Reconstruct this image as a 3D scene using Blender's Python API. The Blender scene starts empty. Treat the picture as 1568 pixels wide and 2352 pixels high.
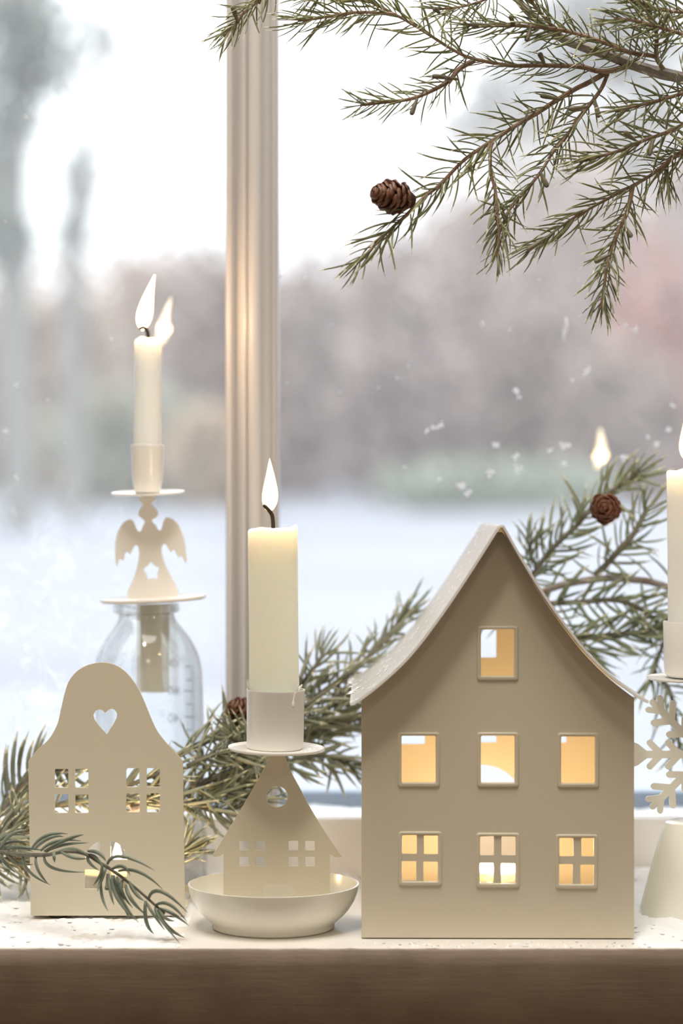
import bpy, bmesh, math, random
from mathutils import Vector, Matrix, noise
R = random.Random(7)
PI = math.pi
scene = bpy.context.scene
COL = scene.collection

# ------------------------------------------------------------------ camera, sky, lamp, exposure
F = 5200.0                 # focal length in pixels of the 1568x2352 frame
ZC = 0.18865               # camera height above the sill top (m)
cam_d = bpy.data.cameras.new('camera')
cam = bpy.data.objects.new('camera', cam_d); COL.objects.link(cam)
cam.location = (0, -1.0, ZC); cam.rotation_euler = (PI/2, 0, 0)
cam_d.sensor_fit = 'VERTICAL'; cam_d.sensor_height = 36.0; cam_d.sensor_width = 24.0
cam_d.lens = F/2352*36.0
cam_d.clip_start = 0.02; cam_d.clip_end = 500
cam_d.dof.use_dof = True; cam_d.dof.focus_distance = 1.03; cam_d.dof.aperture_fstop = 5.0
scene.camera = cam

world = bpy.data.worlds.new('overcast_sky'); scene.world = world
world.use_nodes = True
wn = world.node_tree.nodes; wl = world.node_tree.links
wn.clear()
w_out = wn.new('ShaderNodeOutputWorld'); w_bg = wn.new('ShaderNodeBackground')
w_tc = wn.new('ShaderNodeTexCoord'); w_sep = wn.new('ShaderNodeSeparateXYZ')
w_mr = wn.new('ShaderNodeMapRange')
w_mr.inputs[1].default_value = -0.02; w_mr.inputs[2].default_value = 1.0
w_mr.inputs[3].default_value = 1.7; w_mr.inputs[4].default_value = 5.0
wl.new(w_tc.outputs['Generated'], w_sep.inputs[0]); wl.new(w_sep.outputs['Z'], w_mr.inputs[0])
w_bg.inputs[0].default_value = (0.93, 0.965, 1.0, 1)
wl.new(w_mr.outputs[0], w_bg.inputs[1]); wl.new(w_bg.outputs[0], w_out.inputs[0])

def area_light(name, loc, target, size, energy, color):
    l = bpy.data.lights.new(name, 'AREA'); l.energy = energy; l.size = size; l.color = color; l.shape = 'DISK'
    o = bpy.data.objects.new(name, l); COL.objects.link(o); o.location = loc
    o.rotation_euler = (Vector(target)-Vector(loc)).to_track_quat('-Z', 'Y').to_euler()
    return o
area_light('ceiling_lamp_light', (-0.22, -0.80, 1.52), (0.05, 0.05, 0.1), 0.20, 6.0, (1.0, 0.94, 0.83))
area_light('wall_lamp_light', (0.10, -2.25, 1.42), (0.05, 0.0, 0.1), 0.26, 3.3, (1.0, 0.94, 0.83))
area_light('overhead_fill_light', (0.0, -0.30, 1.58), (0.0, -0.10, 0.0), 0.9, 21.5, (1.0, 0.955, 0.90))  # added soft fill from above to brighten sill and rail, no real panel

vs = scene.view_settings
vs.view_transform = 'Standard'; vs.look = 'None'; vs.exposure = 0.0; vs.gamma = 1.0; vs.use_curve_mapping = False
cy = scene.cycles
cy.use_denoising = True
cy.max_bounces = 16; cy.transparent_max_bounces = 32; cy.transmission_bounces = 12; cy.glossy_bounces = 6; cy.diffuse_bounces = 5
cy.caustics_reflective = False; cy.caustics_refractive = True; cy.sample_clamp_indirect = 4.0; cy.blur_glossy = 0.3

# ------------------------------------------------------------------ helpers
def P(px, py, d):
    return Vector(((px-784)/F*d, d-1.0, ZC-(py-1176)/F*d))

W = {}
def link(o, parent=None):
    COL.objects.link(o)
    if parent is not None: o.parent = parent
    return o
def empty(name, loc=(0, 0, 0), rotz=0.0, parent=None):
    o = bpy.data.objects.new(name, None); o.empty_display_size = 0.01
    o.location = loc; o.rotation_euler = (0, 0, rotz); link(o, parent)
    W[o.name] = Matrix.Translation(loc) @ Matrix.Rotation(rotz, 4, 'Z')
    return o
def thing(name, label, cat, loc=(0, 0, 0), rotz=0.0, group=None):
    o = empty(name, loc, rotz); tag(o, label, cat, group); return o
def tag(o, label, cat=None, group=None, kind=None):
    o['label'] = label
    if cat: o['category'] = cat
    if group: o['group'] = group
    if kind: o['kind'] = kind
    return o
def wmat(o): return W.get(o.name, Matrix.Identity(4))
def smooth(me, ang=35):
    for p in me.polygons: p.use_smooth = True
    try: me.set_sharp_from_angle(angle=math.radians(ang))
    except Exception: pass
    return me
def part(name, me, parent, mat, label=None, kind=None, ang=35):
    """me is in world coordinates; it becomes a child of parent"""
    if parent is not None: me.transform(wmat(parent).inverted())
    me.name = name
    if mat is not None and len(me.materials) == 0: me.materials.append(mat)
    smooth(me, ang)
    o = bpy.data.objects.new(name, me); link(o, parent)
    W[o.name] = wmat(parent) if parent is not None else Matrix.Identity(4)
    if label: o['label'] = label
    if kind: o['kind'] = kind
    return o
def inst(name, me, parent, M):
    o = bpy.data.objects.new(name, me); link(o, parent)
    o.matrix_basis = wmat(parent).inverted() @ M
    W[o.name] = M
    return o
def mesh(verts, faces, name='m'):
    me = bpy.data.meshes.new(name); me.from_pydata([tuple(v) for v in verts], [], faces); me.update(); return me
def bm_mesh(bm, name='m'):
    me = bpy.data.meshes.new(name); bmesh.ops.recalc_face_normals(bm, faces=bm.faces); bm.to_mesh(me); bm.free(); return me
def box(x0, x1, y0, y1, z0, z1, bev=0.0, seg=2):
    bm = bmesh.new(); bmesh.ops.create_cube(bm, size=1.0)
    for v in bm.verts:
        v.co = Vector((x0+(v.co.x+.5)*(x1-x0), y0+(v.co.y+.5)*(y1-y0), z0+(v.co.z+.5)*(z1-z0)))
    if bev > 0: bmesh.ops.bevel(bm, geom=list(bm.edges), offset=bev, segments=seg, profile=.6, affect='EDGES')
    return bm_mesh(bm)
def lathe(profile, center, seg=48, tilt=None, closed_axis=True, wob=None):
    """profile: list of (r, z) ; returns mesh around center (z of profile is relative)"""
    vs_, fs = [], []
    n = len(profile)
    for i, (r, z) in enumerate(profile):
        for k in range(seg):
            a = 2*PI*k/seg
            rr, zz = (r, z) if wob is None else wob(i, a, r, z)
            vs_.append(Vector((rr*math.cos(a), rr*math.sin(a), zz)))
    for i in range(n-1):
        for k in range(seg):
            k2 = (k+1) % seg
            fs.append((i*seg+k, i*seg+k2, (i+1)*seg+k2, (i+1)*seg+k))
    if closed_axis:
        fs.append(tuple(range(seg-1, -1, -1))); fs.append(tuple((n-1)*seg+k for k in range(seg)))
    M = Matrix.Translation(center)
    if tilt is not None: M = M @ tilt
    me = mesh([M @ v for v in vs_], fs)
    bm = bmesh.new(); bm.from_mesh(me); bmesh.ops.remove_doubles(bm, verts=bm.verts, dist=1e-7)
    bmesh.ops.recalc_face_normals(bm, faces=bm.faces); bm.to_mesh(me); bm.free()
    return me
def tube(pts, radii, seg=8, cap=True):
    pts = [Vector(p) for p in pts]; n = len(pts)
    vs_, fs = [], []
    up = Vector((0.13, 0.21, 0.97)).normalized()
    nrm = None
    for i in range(n):
        t = (pts[min(i+1, n-1)]-pts[max(i-1, 0)]).normalized()
        if nrm is None:
            nrm = up.cross(t)
            if nrm.length < 1e-3: nrm = Vector((1, 0, 0)).cross(t)
            nrm.normalize()
        else:
            nrm = (nrm - t*nrm.dot(t)).normalized()
        b = t.cross(nrm)
        for k in range(seg):
            a = 2*PI*k/seg
            vs_.append(pts[i] + (nrm*math.cos(a)+b*math.sin(a))*radii[i])
    for i in range(n-1):
        for k in range(seg):
            k2 = (k+1) % seg
            fs.append((i*seg+k, i*seg+k2, (i+1)*seg+k2, (i+1)*seg+k))
    if cap:
        fs.append(tuple(range(seg-1, -1, -1))); fs.append(tuple((n-1)*seg+k for k in range(seg)))
    return mesh(vs_, fs)
def spline(pts, per=6):
    """catmull-rom through pts (Vectors)"""
    pts = [Vector(p) for p in pts]
    if len(pts) < 3: return pts
    out = []
    for i in range(len(pts)-1):
        p0 = pts[max(i-1, 0)]; p1 = pts[i]; p2 = pts[i+1]; p3 = pts[min(i+2, len(pts)-1)]
        for j in range(per):
            t = j/per
            out.append(0.5*((2*p1)+(p2-p0)*t+(2*p0-5*p1+4*p2-p3)*t*t+(3*p1-p0-3*p2+p3)*t**3))
    out.append(pts[-1]); return out
def chaikin(pts, n=2, closed=True):
    pts = [Vector((p[0], p[1])) for p in pts]
    for _ in range(n):
        q = []
        m = len(pts)
        for i in range(m if closed else m-1):
            a, b = pts[i], pts[(i+1) % m]
            q.append(a*.75+b*.25); q.append(a*.25+b*.75)
        pts = q
    return pts
def rrect(x0, y0, x1, y1, r=2.5, seg=4):
    out = []
    for cx, cy_, a0 in ((x1-r, y1-r, 0), (x0+r, y1-r, PI/2), (x0+r, y0+r, PI), (x1-r, y0+r, 3*PI/2)):
        for k in range(seg+1):
            a = a0+PI/2*k/seg
            out.append((cx+r*math.cos(a), cy_+r*math.sin(a)))
    return out
def circle(cx, cy_, r, n=40): return [(cx+r*math.cos(2*PI*k/n), cy_+r*math.sin(2*PI*k/n)) for k in range(n)]
def sheet(outline, holes, d, thick, bevel=0.0, xform=None):
    """flat sheet cut to an outline given in picture units at distance d; stands in the plane y = d-1"""
    cu = bpy.data.curves.new('c', 'CURVE'); cu.dimensions = '2D'; cu.fill_mode = 'BOTH'
    S = 100.0
    for ring in [outline]+list(holes):
        sp = cu.splines.new('POLY'); sp.points.add(len(ring)-1); sp.use_cyclic_u = True
        for p, q in zip(sp.points, ring): p.co = ((q[0]-784)/S, -(q[1]-1176)/S, 0, 1)
    k = S/F*d
    cu.extrude = max(1e-6, (thick/2-bevel)/k); cu.bevel_depth = bevel/k; cu.bevel_resolution = 2
    if bevel > 0: cu.offset = -bevel/k
    o = bpy.data.objects.new('c', cu)
    me = bpy.data.meshes.new_from_object(o)
    bpy.data.objects.remove(o); bpy.data.curves.remove(cu)
    me.materials.clear()
    for v in me.vertices:
        x, y, z = v.co
        v.co = (x*k, d-1.0-z*k, ZC+y*k)
    bm = bmesh.new(); bm.from_mesh(me); bmesh.ops.remove_doubles(bm, verts=bm.verts, dist=2e-6)
    bmesh.ops.recalc_face_normals(bm, faces=bm.faces); bm.to_mesh(me); bm.free()
    return me
def join(meshes):
    bm = bmesh.new()
    for m in meshes: bm.from_mesh(m)
    me = bpy.data.meshes.new('j'); bm.to_mesh(me); bm.free()
    return me
def resample(pts, n):
    L = [0.0]
    for a, b in zip(pts, pts[1:]): L.append(L[-1]+(Vector(b)-Vector(a)).length)
    out = []; j = 0
    for i in range(n):
        s = L[-1]*i/(n-1)
        while j < len(L)-2 and L[j+1] < s: j += 1
        t = (s-L[j])/max(1e-9, L[j+1]-L[j])
        out.append(Vector(pts[j]).lerp(Vector(pts[j+1]), t))
    return out

# ------------------------------------------------------------------ materials
def mat(name):
    m = bpy.data.materials.new(name); m.use_nodes = True
    return m, m.node_tree.nodes, m.node_tree.links, m.node_tree.nodes['Principled BSDF']
def simple(name, col, rough=0.5, bump=0.0, bscale=300.0, var=0.0, vscale=60.0, sss=0.0, sss_r=(1, .5, .25), sss_scale=.004, coat=0.0, spec=.5, col2=None):
    m, n, l, b = mat(name)
    b.inputs['Base Color'].default_value = (*col, 1); b.inputs['Roughness'].default_value = rough
    b.inputs['Specular IOR Level'].default_value = spec
    b.inputs['Coat Weight'].default_value = coat; b.inputs['Coat Roughness'].default_value = 0.12
    if sss > 0:
        b.inputs['Subsurface Weight'].default_value = sss; b.inputs['Subsurface Radius'].default_value = sss_r
        b.inputs['Subsurface Scale'].default_value = sss_scale
    tc = n.new('ShaderNodeTexCoord')
    if bump > 0:
        t = n.new('ShaderNodeTexNoise'); t.inputs['Scale'].default_value = bscale; t.inputs['Detail'].default_value = 5
        bp = n.new('ShaderNodeBump'); bp.inputs['Strength'].default_value = bump; bp.inputs['Distance'].default_value = 0.0008
        l.new(tc.outputs['Object'], t.inputs['Vector']); l.new(t.outputs[0], bp.inputs['Height']); l.new(bp.outputs[0], b.inputs['Normal'])
    if var > 0:
        t = n.new('ShaderNodeTexNoise'); t.inputs['Scale'].default_value = vscale; t.inputs['Detail'].default_value = 4
        r = n.new('ShaderNodeValToRGB')
        c2 = col2 or tuple(c*(1-var) for c in col)
        r.color_ramp.elements[0].color = (*c2, 1); r.color_ramp.elements[1].color = (*col, 1)
        r.color_ramp.elements[0].position = .35; r.color_ramp.elements[1].position = .65
        l.new(tc.outputs['Object'], t.inputs['Vector']); l.new(t.outputs[0], r.inputs[0]); l.new(r.outputs[0], b.inputs['Base Color'])
    return m
M = {}
M['cream'] = simple('cream_enamel', (0.665, 0.605, 0.47), 0.42, bump=.06, bscale=900, coat=.15)
M['cream_glossy'] = simple('glossy_cream_enamel', (0.88, 0.855, 0.755), 0.22, coat=.5)
M['roof'] = simple('pale_enamel_roof', (0.60, 0.575, 0.545), 0.3, coat=.4)
M['holder'] = simple('white_enamel', (0.86, 0.835, 0.785), 0.3, coat=.4)
M['wax'] = simple('candle_wax', (0.95, 0.93, 0.80), 0.38, sss=1.0, sss_r=(1.0, .62, .30), sss_scale=.022, bump=.03, bscale=150)
M['wax_white'] = simple('white_candle_wax', (0.95, 0.93, 0.88), 0.4, sss=1.0, sss_r=(1.0, .75, .55), sss_scale=.016)
M['cup_white'] = simple('white_tealight_cup', (0.96, 0.94, 0.90), 0.35, sss=1.0, sss_r=(1, .8, .65), sss_scale=.02)
M['wick'] = simple('burnt_wick', (0.02, 0.012, 0.008), 0.8)
M['rubber'] = simple('black_rubber', (0.012, 0.012, 0.012), 0.6)
M['snow'] = simple('snow', (0.93, 0.94, 0.96), 0.75, bump=.2, bscale=700)
mf, nf, lf, bf = mat('glass_snow'); M['fleck'] = mf
bf.inputs['Base Color'].default_value = (.95, .96, 1, 1); bf.inputs['Roughness'].default_value = .8
trf = nf.new('ShaderNodeBsdfTranslucent'); trf.inputs[0].default_value = (.95, .97, 1, 1)
mxf = nf.new('ShaderNodeMixShader'); mxf.inputs[0].default_value = .6
lf.new(bf.outputs[0], mxf.inputs[1]); lf.new(trf.outputs[0], mxf.inputs[2]); lf.new(mxf.outputs[0], nf['Material Output'].inputs[0])
M['wax_drop'] = simple('set_wax_drop', (0.92, 0.90, 0.84), 0.35)
M['sill_white'] = simple('white_sill_paint', (0.84, 0.80, 0.75), 0.38, bump=.35, bscale=120, var=.08, vscale=40)
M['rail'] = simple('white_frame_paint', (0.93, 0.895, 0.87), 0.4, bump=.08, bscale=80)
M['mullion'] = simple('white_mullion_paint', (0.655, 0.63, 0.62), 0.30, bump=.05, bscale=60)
M['outer_blue'] = simple('dark_blue_sill_metal', (0.08, 0.15, 0.24), 0.4)
M['wall'] = simple('room_wall_paint', (0.74, 0.69, 0.61), 0.7)
M['ceil'] = simple('ceiling_paint', (0.82, 0.79, 0.74), 0.7)
M['floor'] = simple('floor_boards', (0.30, 0.21, 0.14), 0.5, var=.3, vscale=6)
M['bark'] = simple('twig_bark', (0.37, 0.25, 0.175), 0.75, bump=.6, bscale=900, var=.4, vscale=350)
M['bark_grey'] = simple('grey_stem_bark', (0.26, 0.20, 0.17), 0.6, bump=.7, bscale=600, var=.45, vscale=200, col2=(.36, .34, .34))
M['sprig_bark'] = simple('sprig_bark', (.20, .19, .145), .7, bump=.6, bscale=900, var=.35, vscale=300)
M['bud'] = simple('bud_brown', (0.17, 0.15, 0.09), 0.6, var=.3, vscale=300)
M['tip'] = simple('pale_needle_tip', (0.75, 0.74, 0.52), 0.5)
M['cone'] = simple('cone_scale', (0.23, 0.10, 0.058), 0.5, var=.4, vscale=500)
M['cone_dark'] = simple('cone_core', (0.05, 0.02, 0.012), 0.7)

# painted sill edge: brown paint with long brush strokes
m, n, l, b = mat('brown_edge_paint'); M['sill_edge'] = m
tc = n.new('ShaderNodeTexCoord'); mp = n.new('ShaderNodeMapping'); mp.inputs['Scale'].default_value = (14, 30, 160)
nz = n.new('ShaderNodeTexNoise'); nz.inputs['Scale'].default_value = 1.0; nz.inputs['Detail'].default_value = 8; nz.inputs['Roughness'].default_value = .7
nz2 = n.new('ShaderNodeTexNoise'); nz2.inputs['Scale'].default_value = 45; nz2.inputs['Detail'].default_value = 6
rp = n.new('ShaderNodeValToRGB'); rp.color_ramp.elements[0].color = (.20, .145, .103, 1); rp.color_ramp.elements[1].color = (.265, .20, .15, 1)
rp.color_ramp.elements[0].position = .3; rp.color_ramp.elements[1].position = .7
bp = n.new('ShaderNodeBump'); bp.inputs['Strength'].default_value = .5; bp.inputs['Distance'].default_value = .001
ad = n.new('ShaderNodeMath'); ad.operation = 'ADD'
l.new(tc.outputs['Object'], mp.inputs[0]); l.new(mp.outputs[0], nz.inputs['Vector']); l.new(tc.outputs['Object'], nz2.inputs['Vector'])
l.new(nz.outputs[0], ad.inputs[0]); l.new(nz2.outputs[0], ad.inputs[1]); l.new(nz2.outputs[0], rp.inputs[0])
l.new(rp.outputs[0], b.inputs['Base Color']); l.new(ad.outputs[0], bp.inputs['Height']); l.new(bp.outputs[0], b.inputs['Normal'])
b.inputs['Roughness'].default_value = .55

def needle_mat(name, c1, c2, rough=.42, trans=.25):
    m, n, l, b = mat(name)
    oi = n.new('ShaderNodeObjectInfo'); tc = n.new('ShaderNodeTexCoord')
    nz = n.new('ShaderNodeTexNoise'); nz.inputs['Scale'].default_value = 70
    geo = n.new('ShaderNodeNewGeometry')
    ad = n.new('ShaderNodeMath'); ad.operation = 'ADD'; mu = n.new('ShaderNodeMath'); mu.operation = 'MULTIPLY'; mu.inputs[1].default_value = .6
    l.new(oi.outputs['Random'], mu.inputs[0]); l.new(mu.outputs[0], ad.inputs[0])
    l.new(geo.outputs['Position'], nz.inputs['Vector']); l.new(nz.outputs[0], ad.inputs[1])
    r = n.new('ShaderNodeValToRGB'); r.color_ramp.elements[0].position = .35; r.color_ramp.elements[1].position = 1.05
    r.color_ramp.elements[0].color = (*c1, 1); r.color_ramp.elements[1].color = (*c2, 1)
    l.new(ad.outputs[0], r.inputs[0]); l.new(r.outputs[0], b.inputs['Base Color'])
    b.inputs['Roughness'].default_value = rough
    tr = n.new('ShaderNodeBsdfTranslucent'); l.new(r.outputs[0], tr.inputs[0])
    mx = n.new('ShaderNodeMixShader'); mx.inputs[0].default_value = trans
    l.new(b.outputs[0], mx.inputs[1]); l.new(tr.outputs[0], mx.inputs[2]); l.new(mx.outputs[0], n['Material Output'].inputs[0])
    return m
M['needle_up'] = needle_mat('upper_needle_green', (.17, .18, .08), (.40, .41, .20))
M['needle_frost'] = needle_mat('frosted_needle_green', (.26, .29, .19), (.48, .50, .38))
M['needle_front'] = needle_mat('front_needle_green', (.13, .16, .11), (.25, .29, .22), trans=.12)
M['needle_right'] = needle_mat('right_needle_green', (.24, .30, .17), (.42, .47, .31))

def flame_mat():
    m, n, l, b = mat('flame'); n.remove(b)
    lw = n.new('ShaderNodeLayerWeight'); lw.inputs[0].default_value = .45
    rp = n.new('ShaderNodeValToRGB')
    rp.color_ramp.elements[0].position = 0.0; rp.color_ramp.elements[0].color = (1.0, .86, .60, 1)
    rp.color_ramp.elements[1].position = .80; rp.color_ramp.elements[1].color = (1.0, .36, .06, 1)
    e2 = rp.color_ramp.elements.new(.45); e2.color = (1.0, .72, .38, 1)
    st = n.new('ShaderNodeMapRange'); st.inputs[1].default_value = .15; st.inputs[2].default_value = .9; st.inputs[3].default_value = 16; st.inputs[4].default_value = 0.1
    em = n.new('ShaderNodeEmission'); tp = n.new('ShaderNodeBsdfTransparent'); ad = n.new('ShaderNodeAddShader')
    l.new(lw.outputs['Facing'], rp.inputs[0]); l.new(lw.outputs['Facing'], st.inputs[0])
    l.new(rp.outputs[0], em.inputs[0]); l.new(st.outputs[0], em.inputs[1])
    l.new(em.outputs[0], ad.inputs[0]); l.new(tp.outputs[0], ad.inputs[1])
    l.new(ad.outputs[0], n['Material Output'].inputs[0])
    return m
M['flame'] = flame_mat()

def glass_mat():
    m, n, l, b = mat('bottle_glass')
    b.inputs['Base Color'].default_value = (.975, .995, .995, 1); b.inputs['Roughness'].default_value = .02
    b.inputs['Transmission Weight'].default_value = 1.0; b.inputs['IOR'].default_value = 1.47
    tp = n.new('ShaderNodeBsdfTransparent'); tp.inputs[0].default_value = (.985, .995, .995, 1)
    mx = n.new('ShaderNodeMixShader'); mx.inputs[0].default_value = .35
    l.new(b.outputs[0], mx.inputs[1]); l.new(tp.outputs[0], mx.inputs[2]); l.new(mx.outputs[0], n['Material Output'].inputs[0])
    return m
M['glass'] = glass_mat()

def pane_mat():
    """window glass: clear with a weak reflection and an added pale haze veil, with frost feathers low on the left"""
    m, n, l, b = mat('window_glass'); n.remove(b)
    fr = n.new('ShaderNodeFresnel'); fr.inputs[0].default_value = 1.45
    gl = n.new('ShaderNodeBsdfGlossy'); gl.inputs['Roughness'].default_value = 0.0
    tp = n.new('ShaderNodeBsdfTransparent'); tp.inputs[0].default_value = (.985, .99, .99, 1)
    m1 = n.new('ShaderNodeMixShader'); l.new(fr.outputs[0], m1.inputs[0]); l.new(tp.outputs[0], m1.inputs[1]); l.new(gl.outputs[0], m1.inputs[2])
    tl = n.new('ShaderNodeBsdfTranslucent'); tl.inputs[0].default_value = (.93, .94, .96, 1)
    tc = n.new('ShaderNodeTexCoord'); geo = n.new('ShaderNodeNewGeometry')
    sep = n.new('ShaderNodeSeparateXYZ'); l.new(geo.outputs['Position'], sep.inputs[0])
    mz = n.new('ShaderNodeMapRange'); mz.inputs[1].default_value = .22; mz.inputs[2].default_value = .05; mz.inputs[3].default_value = 0; mz.inputs[4].default_value = 1
    l.new(sep.outputs['Z'], mz.inputs[0])
    mxr = n.new('ShaderNodeMapRange'); mxr.inputs[1].default_value = -.05; mxr.inputs[2].default_value = -.14; mxr.inputs[3].default_value = 0; mxr.inputs[4].default_value = 1
    l.new(sep.outputs['X'], mxr.inputs[0])
    nz = n.new('ShaderNodeTexNoise'); nz.inputs['Scale'].default_value = 55; nz.inputs['Detail'].default_value = 9; nz.inputs['Roughness'].default_value = .72; nz.inputs['Distortion'].default_value = 1.6
    l.new(geo.outputs['Position'], nz.inputs['Vector'])
    ft = n.new('ShaderNodeMapRange'); ft.inputs[1].default_value = .52; ft.inputs[2].default_value = .66; ft.inputs[3].default_value = 0; ft.inputs[4].default_value = .55
    l.new(nz.outputs[0], ft.inputs[0])
    a = n.new('ShaderNodeMath'); a.operation = 'MULTIPLY'; l.new(mz.outputs[0], a.inputs[0]); l.new(mxr.outputs[0], a.inputs[1])
    a2 = n.new('ShaderNodeMath'); a2.operation = 'MULTIPLY'; l.new(a.outputs[0], a2.inputs[0]); l.new(ft.outputs[0], a2.inputs[1])
    a3 = n.new('ShaderNodeMath'); a3.operation = 'ADD'; a3.inputs[1].default_value = .07; l.new(a2.outputs[0], a3.inputs[0])  # even haze put over the whole pane to wash out the view
    m2 = n.new('ShaderNodeMixShader'); l.new(a3.outputs[0], m2.inputs[0]); l.new(m1.outputs[0], m2.inputs[1]); l.new(tl.outputs[0], m2.inputs[2])
    l.new(m2.outputs[0], n['Material Output'].inputs[0])
    return m
M['pane'] = pane_mat()
def mark_mat():
    m, n, l, b = mat('embossed_glass')
    b.inputs['Base Color'].default_value = (.50, .60, .62, 1); b.inputs['Roughness'].default_value = .25
    tp = n.new('ShaderNodeBsdfTransparent'); mx = n.new('ShaderNodeMixShader'); mx.inputs[0].default_value = .28
    l.new(b.outputs[0], mx.inputs[1]); l.new(tp.outputs[0], mx.inputs[2]); l.new(mx.outputs[0], n['Material Output'].inputs[0])
    return m
M['mark'] = mark_mat()

# ------------------------------------------------------------------ room shell
RX, RY0, RY1, RZ0, RZ1 = 1.7, -2.6, 0.215, -0.85, 1.62
WX0, WX1, WZ0, WZ1 = -0.75, 0.75, 0.0, 1.25        # window opening
YG = 0.182                                           # window glass plane
YR = 0.166                                           # inner face of the frame
def struct(name, me, mt, label=None):
    o = part(name, me, None, mt); o['kind'] = 'structure'
    if label: o['label'] = label
    return o
struct('floor', box(-RX, RX, RY0, RY1, RZ0-.05, RZ0), M['floor'], 'brown boarded room floor below the sill')
struct('ceiling', box(-RX, RX, RY0, RY1, RZ1, RZ1+.05), M['ceil'], 'pale room ceiling above the window')
struct('wall_left', box(-RX-.08, -RX, RY0, RY1, RZ0, RZ1), M['wall'], 'plain painted side wall left of the window')
struct('wall_right', box(RX, RX+.08, RY0, RY1, RZ0, RZ1), M['wall'], 'plain painted side wall right of the window')
struct('wall_back', box(-RX, RX, RY0-.08, RY0, RZ0, RZ1), M['wall'], 'plain painted wall opposite the window')
wf = join([box(-RX, RX, .045, RY1, RZ0, -.062), box(-RX, WX0, .045, RY1, -.062, RZ1), box(WX1, RX, .045, RY1, -.062, RZ1), box(WX0, WX1, .045, RY1, WZ1, RZ1)])
struct('wall_front', wf, M['wall'], 'window wall around the sill')

win = empty('window_1', (0, YR, 0)); win['kind'] = 'structure'; win['label'] = 'white painted window with fluted mullion, brown edged sill and panes with an added haze veil'
part('window_sill', box(WX0-.06, WX1+.06, -.0205, YR, -.0045, 0, .0012), win, M['sill_white'], 'white painted sill board dusted with snow')
# front edge of the sill: brushed brown paint, slightly uneven along its upper arris
bm = bmesh.new()
NX = 400
ys = -.0213
rows = []
for i in range(NX+1):
    x = WX0-.06+(WX1-WX0+.12)*i/NX
    zt = -.0003+.00025*noise.noise(Vector((x*90, 0, 0)))+.00025*noise.noise(Vector((x*300, 2, 0)))
    rows.append([bm.verts.new((x, ys+.0012, zt)), bm.verts.new((x, ys+.0001*noise.noise(Vector((x*60, 5, 0))), zt-.0008)), bm.verts.new((x, ys+.0002, -.008)), bm.verts.new((x, ys+.0012, -.017)), bm.verts.new((x, ys+.0032, -.026)), bm.verts.new((x, ys+.0066, -.036)), bm.verts.new((x, ys+.014, -.047)), bm.verts.new((x, ys+.03, -.055))])
for a, b_ in zip(rows, rows[1:]):
    for k in range(7): bm.faces.new((a[k], a[k+1], b_[k+1], b_[k]))
part('sill_edge', bm_mesh(bm), win, M['sill_edge'], ang=60, label='brown brush-painted front edge of the sill')
ZR = P(0, 1880, 1.0+YR).z
part('bottom_rail', box(WX0, WX1, YR, YG-.003, -.01, ZR, .0012), win, M['rail'])
part('top_rail', box(WX0, WX1, YR, YG+.02, WZ1-.05, WZ1, .002), win, M['rail'])
part('side_stile', box(WX0, WX0+.05, YR, YG+.02, ZR, WZ1-.05, .002), win, M['rail'])
part('side_stile', box(WX1-.05, WX1, YR, YG+.02, ZR, WZ1-.05, .002), win, M['rail'])
def mull_profile():
    # px at the frame face, depth (m, towards the room negative)
    return [(518, .030), (518, .002), (521, -.001), (528, -.0015), (533, -.001), (536, .0025), (541, .0035), (546, .001), (550, -.004), (556, -.0065), (562, -.0075), (566, -.008), (569, -.006), (571, -.008), (578, -.0095), (586, -.010), (594, -.0095), (600, -.0085), (603, -.006), (606, -.0045), (614, -.003), (620, -.001), (623, .001), (627, -.0005), (632, -.001), (637, .001), (638.5, .004), (638.5, .030)]
pr = [((px-784)/F*(1+YR), YR+dy) for px, dy in mull_profile()]
vsx = [(x, y, z) for z in (ZR-.004, WZ1-.04) for x, y in pr]
nn = len(pr)
fsx = [(i, i+1, nn+i+1, nn+i) for i in range(nn-1)]+[(nn-1, 0, nn, 2*nn-1)]
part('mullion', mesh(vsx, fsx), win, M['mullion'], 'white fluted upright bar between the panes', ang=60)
xm0, xm1 = (520-784)/F*(1+YR), (637-784)/F*(1+YR)
part('pane', box(WX0+.05, xm0, YG, YG+.004, ZR-.006, WZ1-.05), win, M['pane'], 'left glass pane with frost low down')
pr_ = box(xm1, WX1-.05, YG, YG+.004, ZR-.002, WZ1-.05)
for v in pr_.vertices: v.co.y += (v.co.x-xm1)*.036
part('pane', pr_, win, M['pane'], 'right glass pane speckled with snow')
# outer ledge: snow covered, with a dark blue metal lip
zl = P(0, 1840, 1.262).z
part('outer_ledge', box(WX0-.1, WX1+.1, YG+.006, .262, -.04, zl-.004, .001), win, M['rail'])
part('ledge_lip', box(WX0-.1, WX1+.1, .258, .27, -.05, P(0, 1815, 1.265).z, .0015), win, M['outer_blue'], 'dark blue metal lip of the outer ledge')
bm = bmesh.new(); NX, NY = 160, 10
g = [[bm.verts.new((-.4+.8*i/NX, YG+.006+(.2575-YG-.006)*j/NY, zl-.003+.0025*noise.noise(Vector((i*.11, j*.4, 3.1)))+.0015*noise.noise(Vector((i*.5, j*.8, 8))))) for j in range(NY+1)] for i in range(NX+1)]
for i in range(NX):
    for j in range(NY): bm.faces.new((g[i][j], g[i+1][j], g[i+1][j+1], g[i][j+1]))
o = part('ledge_snow', bm_mesh(bm), win, M['snow'], 'snow lying on the outer ledge', kind='stuff')

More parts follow.
